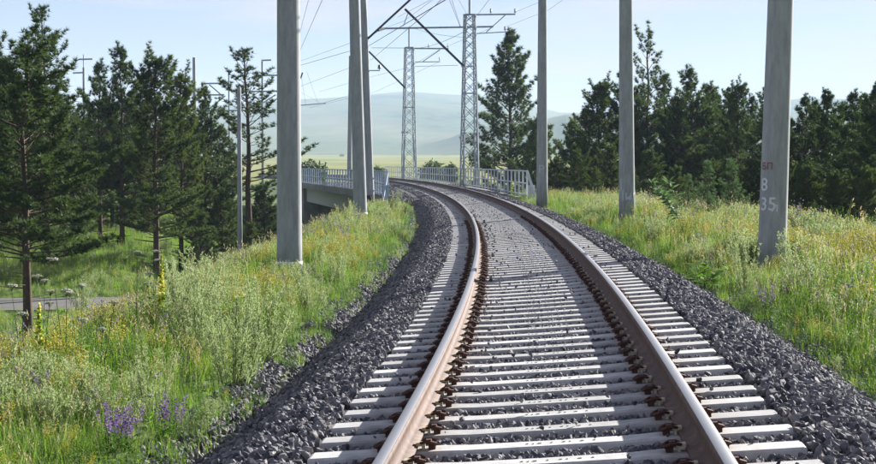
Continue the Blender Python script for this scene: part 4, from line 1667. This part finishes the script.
for i, (x, y, s) in enumerate(((22, 385, 1.0), (40, 378, 1.0), (52, 366, 1.1), (64, 372, 1.2), (80, 380, 1.0), (98, 392, .9), (135, 335, 1.1), (150, 335, 1.1), (146, 440, .5), (95, 430, .45))):
    st, fh, lv = UM[i % 3]
    plant('umbel_plant', 'white umbel flower on a thin stem in the embankment grass', 'wildflower', (('stem', st), ('flower_head', fh), ('leaves', lv)), hit(x, y), s, random.uniform(0, 6), 'white umbels on the embankment')
st, fh, lv = umbel_mesh(79, 0.95, 1)
plant('umbel_plant', 'single white umbel head nodding above the grass before the dark trunks', 'wildflower', (('stem', st), ('flower_head', fh), ('leaves', lv)), px(838, 258, 24) - Vector((0, 0, 0.95)), 1.0, 0)
for i, (x, y, s) in enumerate(((812, 318, .6), (830, 322, .6), (858, 330, .55), (846, 310, .6), (795, 305, .6))):
    st, fh, lv = UM[i % 3]
    plant('umbel_plant', 'small white flower cluster in the yellow grass by the graffitied pole', 'wildflower', (('stem', st), ('flower_head', fh), ('leaves', lv)), hit(x, y), s, random.uniform(0, 6), 'white flowers by the graffitied pole')


def sage_mesh(seed, n=9, h=0.42):
    random.seed(seed)
    s_, f_, l_ = PB(), PB(), PB()
    for i in range(n):
        a = random.uniform(0, 6.283)
        d = (Vector((math.cos(a), math.sin(a), 0)) * random.uniform(0.05, 0.5) + Vector((0, 0, 1))).normalized()
        L = h * random.uniform(0.7, 1.15)
        s_.stalk([(0, 0, -.03), tuple(d * L)], 0.007, 0)
        for k in range(26):
            f_.leaf(d * L * (0.55 + 0.48 * random.random()), rdir(-.2, .8), 0.026, 0.016, 0)
        for k in range(7):
            l_.leaf(d * L * random.uniform(.05, .5), rdir(0, .7), random.uniform(.06, .11), .03, 0, (0, 0, 1))
    return s_.mesh('stem', [M['stem']]), f_.mesh('blossom', [M['purple']]), l_.mesh('leaves', [M['grass_d']])


SG = [sage_mesh(80), sage_mesh(81, 7)]
for i, (x, y, s) in enumerate(((112, 461, .8), (130, 464, .8), (121, 455, .75), (164, 450, .8), (171, 445, .8), (104, 455, .65))):
    a, b, c = SG[i % 2]
    plant('purple_sage', 'purple flowering sage near the gravel edge', 'wildflower', (('stem', a), ('blossom', b), ('leaves', c)), hit(x, y), s, random.uniform(0, 6), 'purple sage by the gravel')
for x, y, s, lb in ((768, 318, .9, 'purple spike plant at the gravel edge below the graffitied pole'), (345, 250, 1.2, 'mauve flowering plant near the dark-footed pole'), (40, 420, .8, 'small purple flowers in tall grass beneath the umbels')):
    a, b, c = SG[0]
    plant('purple_sage', lb, 'wildflower', (('stem', a), ('blossom', b), ('leaves', c)), hit(x, y), s, 1.0)


def mullein(seed, h):
    random.seed(seed)
    s_, f_, l_ = PB(), PB(), PB()
    s_.stalk([(0, 0, -.05), (0.01, 0, h * .5), (0, 0, h)], 0.022, 0)
    for k in range(170):
        t = random.uniform(0.38, 1.0)
        f_.leaf((0, 0, h * t), rdir(-.1, .9), 0.085 * (1.25 - t * .95), 0.03, random.randint(0, 1))
    for k in range(26):
        l_.leaf((0, 0, h * random.uniform(0, .42)), rdir(.1, .8), random.uniform(.12, .22), .06, 0, (0, 0, 1))
    return s_.mesh('stem', [M['stem']]), f_.mesh('flower_spike', [M['yellow'], M['grass']]), l_.mesh('leaves', [M['grass']])


a, b, c = mullein(90, 0.95)
pb_ = hit(161, 340)
plant('mullein', 'tall yellow mullein spike on the bank edge above the road', 'wildflower', (('stem', a), ('flower_spike', b), ('leaves', c)), pb_, 1.0)
a, b, c = mullein(91, 0.8)
plant('mullein', 'short yellow spike beside the white umbels', 'wildflower', (('stem', a), ('flower_spike', b), ('leaves', c)), hit(38, 385), 0.9)
a, b, c = mullein(92, 0.9)
plant('mullein', 'yellow spike growing against the white railing', 'wildflower', (('stem', a), ('flower_spike', b), ('leaves', c)), Vector((float(redge(87)) - .35, 87, -.45)), 1.1)


def broadweed(seed):
    random.seed(seed)
    s_, l_ = PB(), PB()
    for i in range(9):
        d = rdir(.5, 1.2); L = random.uniform(.25, .5)
        s_.stalk([(0, 0, -.04), tuple(d * L)], .012, 0)
        for k in range(6):
            l_.leaf(d * L * random.uniform(.4, 1), rdir(0, .7), random.uniform(.10, .18), .09, 0, (0, 0, 1))
    return s_.mesh('stem', [M['stem']]), l_.mesh('leaves', [M['grass_d']])


a, b = broadweed(95)
plant('leafy_weed', 'low broad-leaved green weed spreading onto the gravel', 'weed', (('stem', a), ('leaves', b)), hit(704, 294), 1.35)


def arching(seed):
    random.seed(seed)
    s_, l_ = PB(), PB()
    for i in range(7):
        a = random.uniform(2.4, 4.4)
        for_ = [Vector((math.cos(a) * t * .5, math.sin(a) * t * .5, 1.25 * t - .45 * t * t)) * random.uniform(.8, 1.1) for t in (0, .3, .6, .85, 1.05)]
        s_.stalk([tuple(p) for p in for_], .012, 0)
        for k in range(34):
            t = random.uniform(.25, .999) * 4
            i0 = int(t); p = for_[i0].lerp(for_[i0 + 1], t - i0)
            l_.leaf(p, rdir(-.3, .8), random.uniform(.08, .16), .03, 0)
    return s_.mesh('stem', [M['stem']]), l_.mesh('leaves', [M['young']])


a, b = arching(96)
plant('arching_shrub', 'arching pale green shrub before the young pines', 'shrub', (('stem', a), ('leaves', b)), hit(688, 240), 1.6)


# ---------------------------------------------------------------- far trees and bushes on the plain
def round_tree(label, x, d, y_top, y_base, wide, m='broad', group=None):
    base = px(x, y_base, d)
    base.z = min(base.z, gz(base.x, d))
    H = (CAMZ + (YH - y_top) / F * d) - base.z
    r = np.random.default_rng(int(x * 7))
    n = 1500
    p = r.normal(size=(n, 3)); p /= np.linalg.norm(p, axis=1)[:, None]
    lob = 1 + 0.22 * np.sin(p[:, 0] * 5 + 1) * np.cos(p[:, 1] * 4 + p[:, 2] * 5)
    p = p * (r.uniform(0.25, 1, (n, 1)) ** 0.5) * lob[:, None] * np.array([wide / 2, wide / 2, H * 0.46]) + np.array([0, 0, H * 0.48])
    sz = H * 0.07
    d1, d2 = r.normal(size=(n, 3)), r.normal(size=(n, 3))
    v = np.stack([p, p + d1 * sz, p + d2 * sz], 1).reshape(-1, 3)
    root = empty('field_tree', base)
    tag(root, label, 'tree', group)
    link('crown', np_mesh('crown', v, np.arange(len(v)).reshape(-1, 3), M[m]), root)
    b = MB(); b.tube([(0, 0, -.3), (0, 0, H * .55)], [H * .03, H * .015], 6); b.build('trunk', M['bark'], root)
    return root


round_tree('round green bush behind the railing between the lattice masts', 433, 240, 160.5, 190, 4.0)
round_tree('small pointed bush behind the railing next to the taller mast', 451, 235, 163.5, 190, 1.6)
round_tree('green bush behind the far railing beside the black-footed pole', 309, 210, 160, 188, 4.5)
round_tree('small bush behind the dark-footed pole on the plain', 376, 240, 165.5, 190, 2.8)
round_tree('lone dark bush far out on the pale plain', 342, 2000, 154, 157, 6, 'needle')

# ---------------------------------------------------------------- haze
hz = MB()
hz.box((0, 4300, 143), (19000, 9700, 298))
ho = hz.build('haze', None)
hm = bpy.data.materials.new('haze air')
hm.use_nodes = True
hm.node_tree.nodes.clear()
o_ = N(hm, 'ShaderNodeOutputMaterial')
pv = N(hm, 'ShaderNodeVolumePrincipled')
pv.inputs['Color'].default_value = (0.62, 0.77, 1.0, 1)
pv.inputs['Density'].default_value = 0.00016
pv.inputs['Anisotropy'].default_value = 0.0
LK(hm, pv.outputs[0], o_.inputs['Volume'])
ho.data.materials.clear()
ho.data.materials.append(hm)
tag(ho, label='pale blue haze filling the air over the plain', kind='stuff')
print('ballast', NB, 'meadow', NG, 'pine tris', {k: v[2] for k, v in KIND.items()})
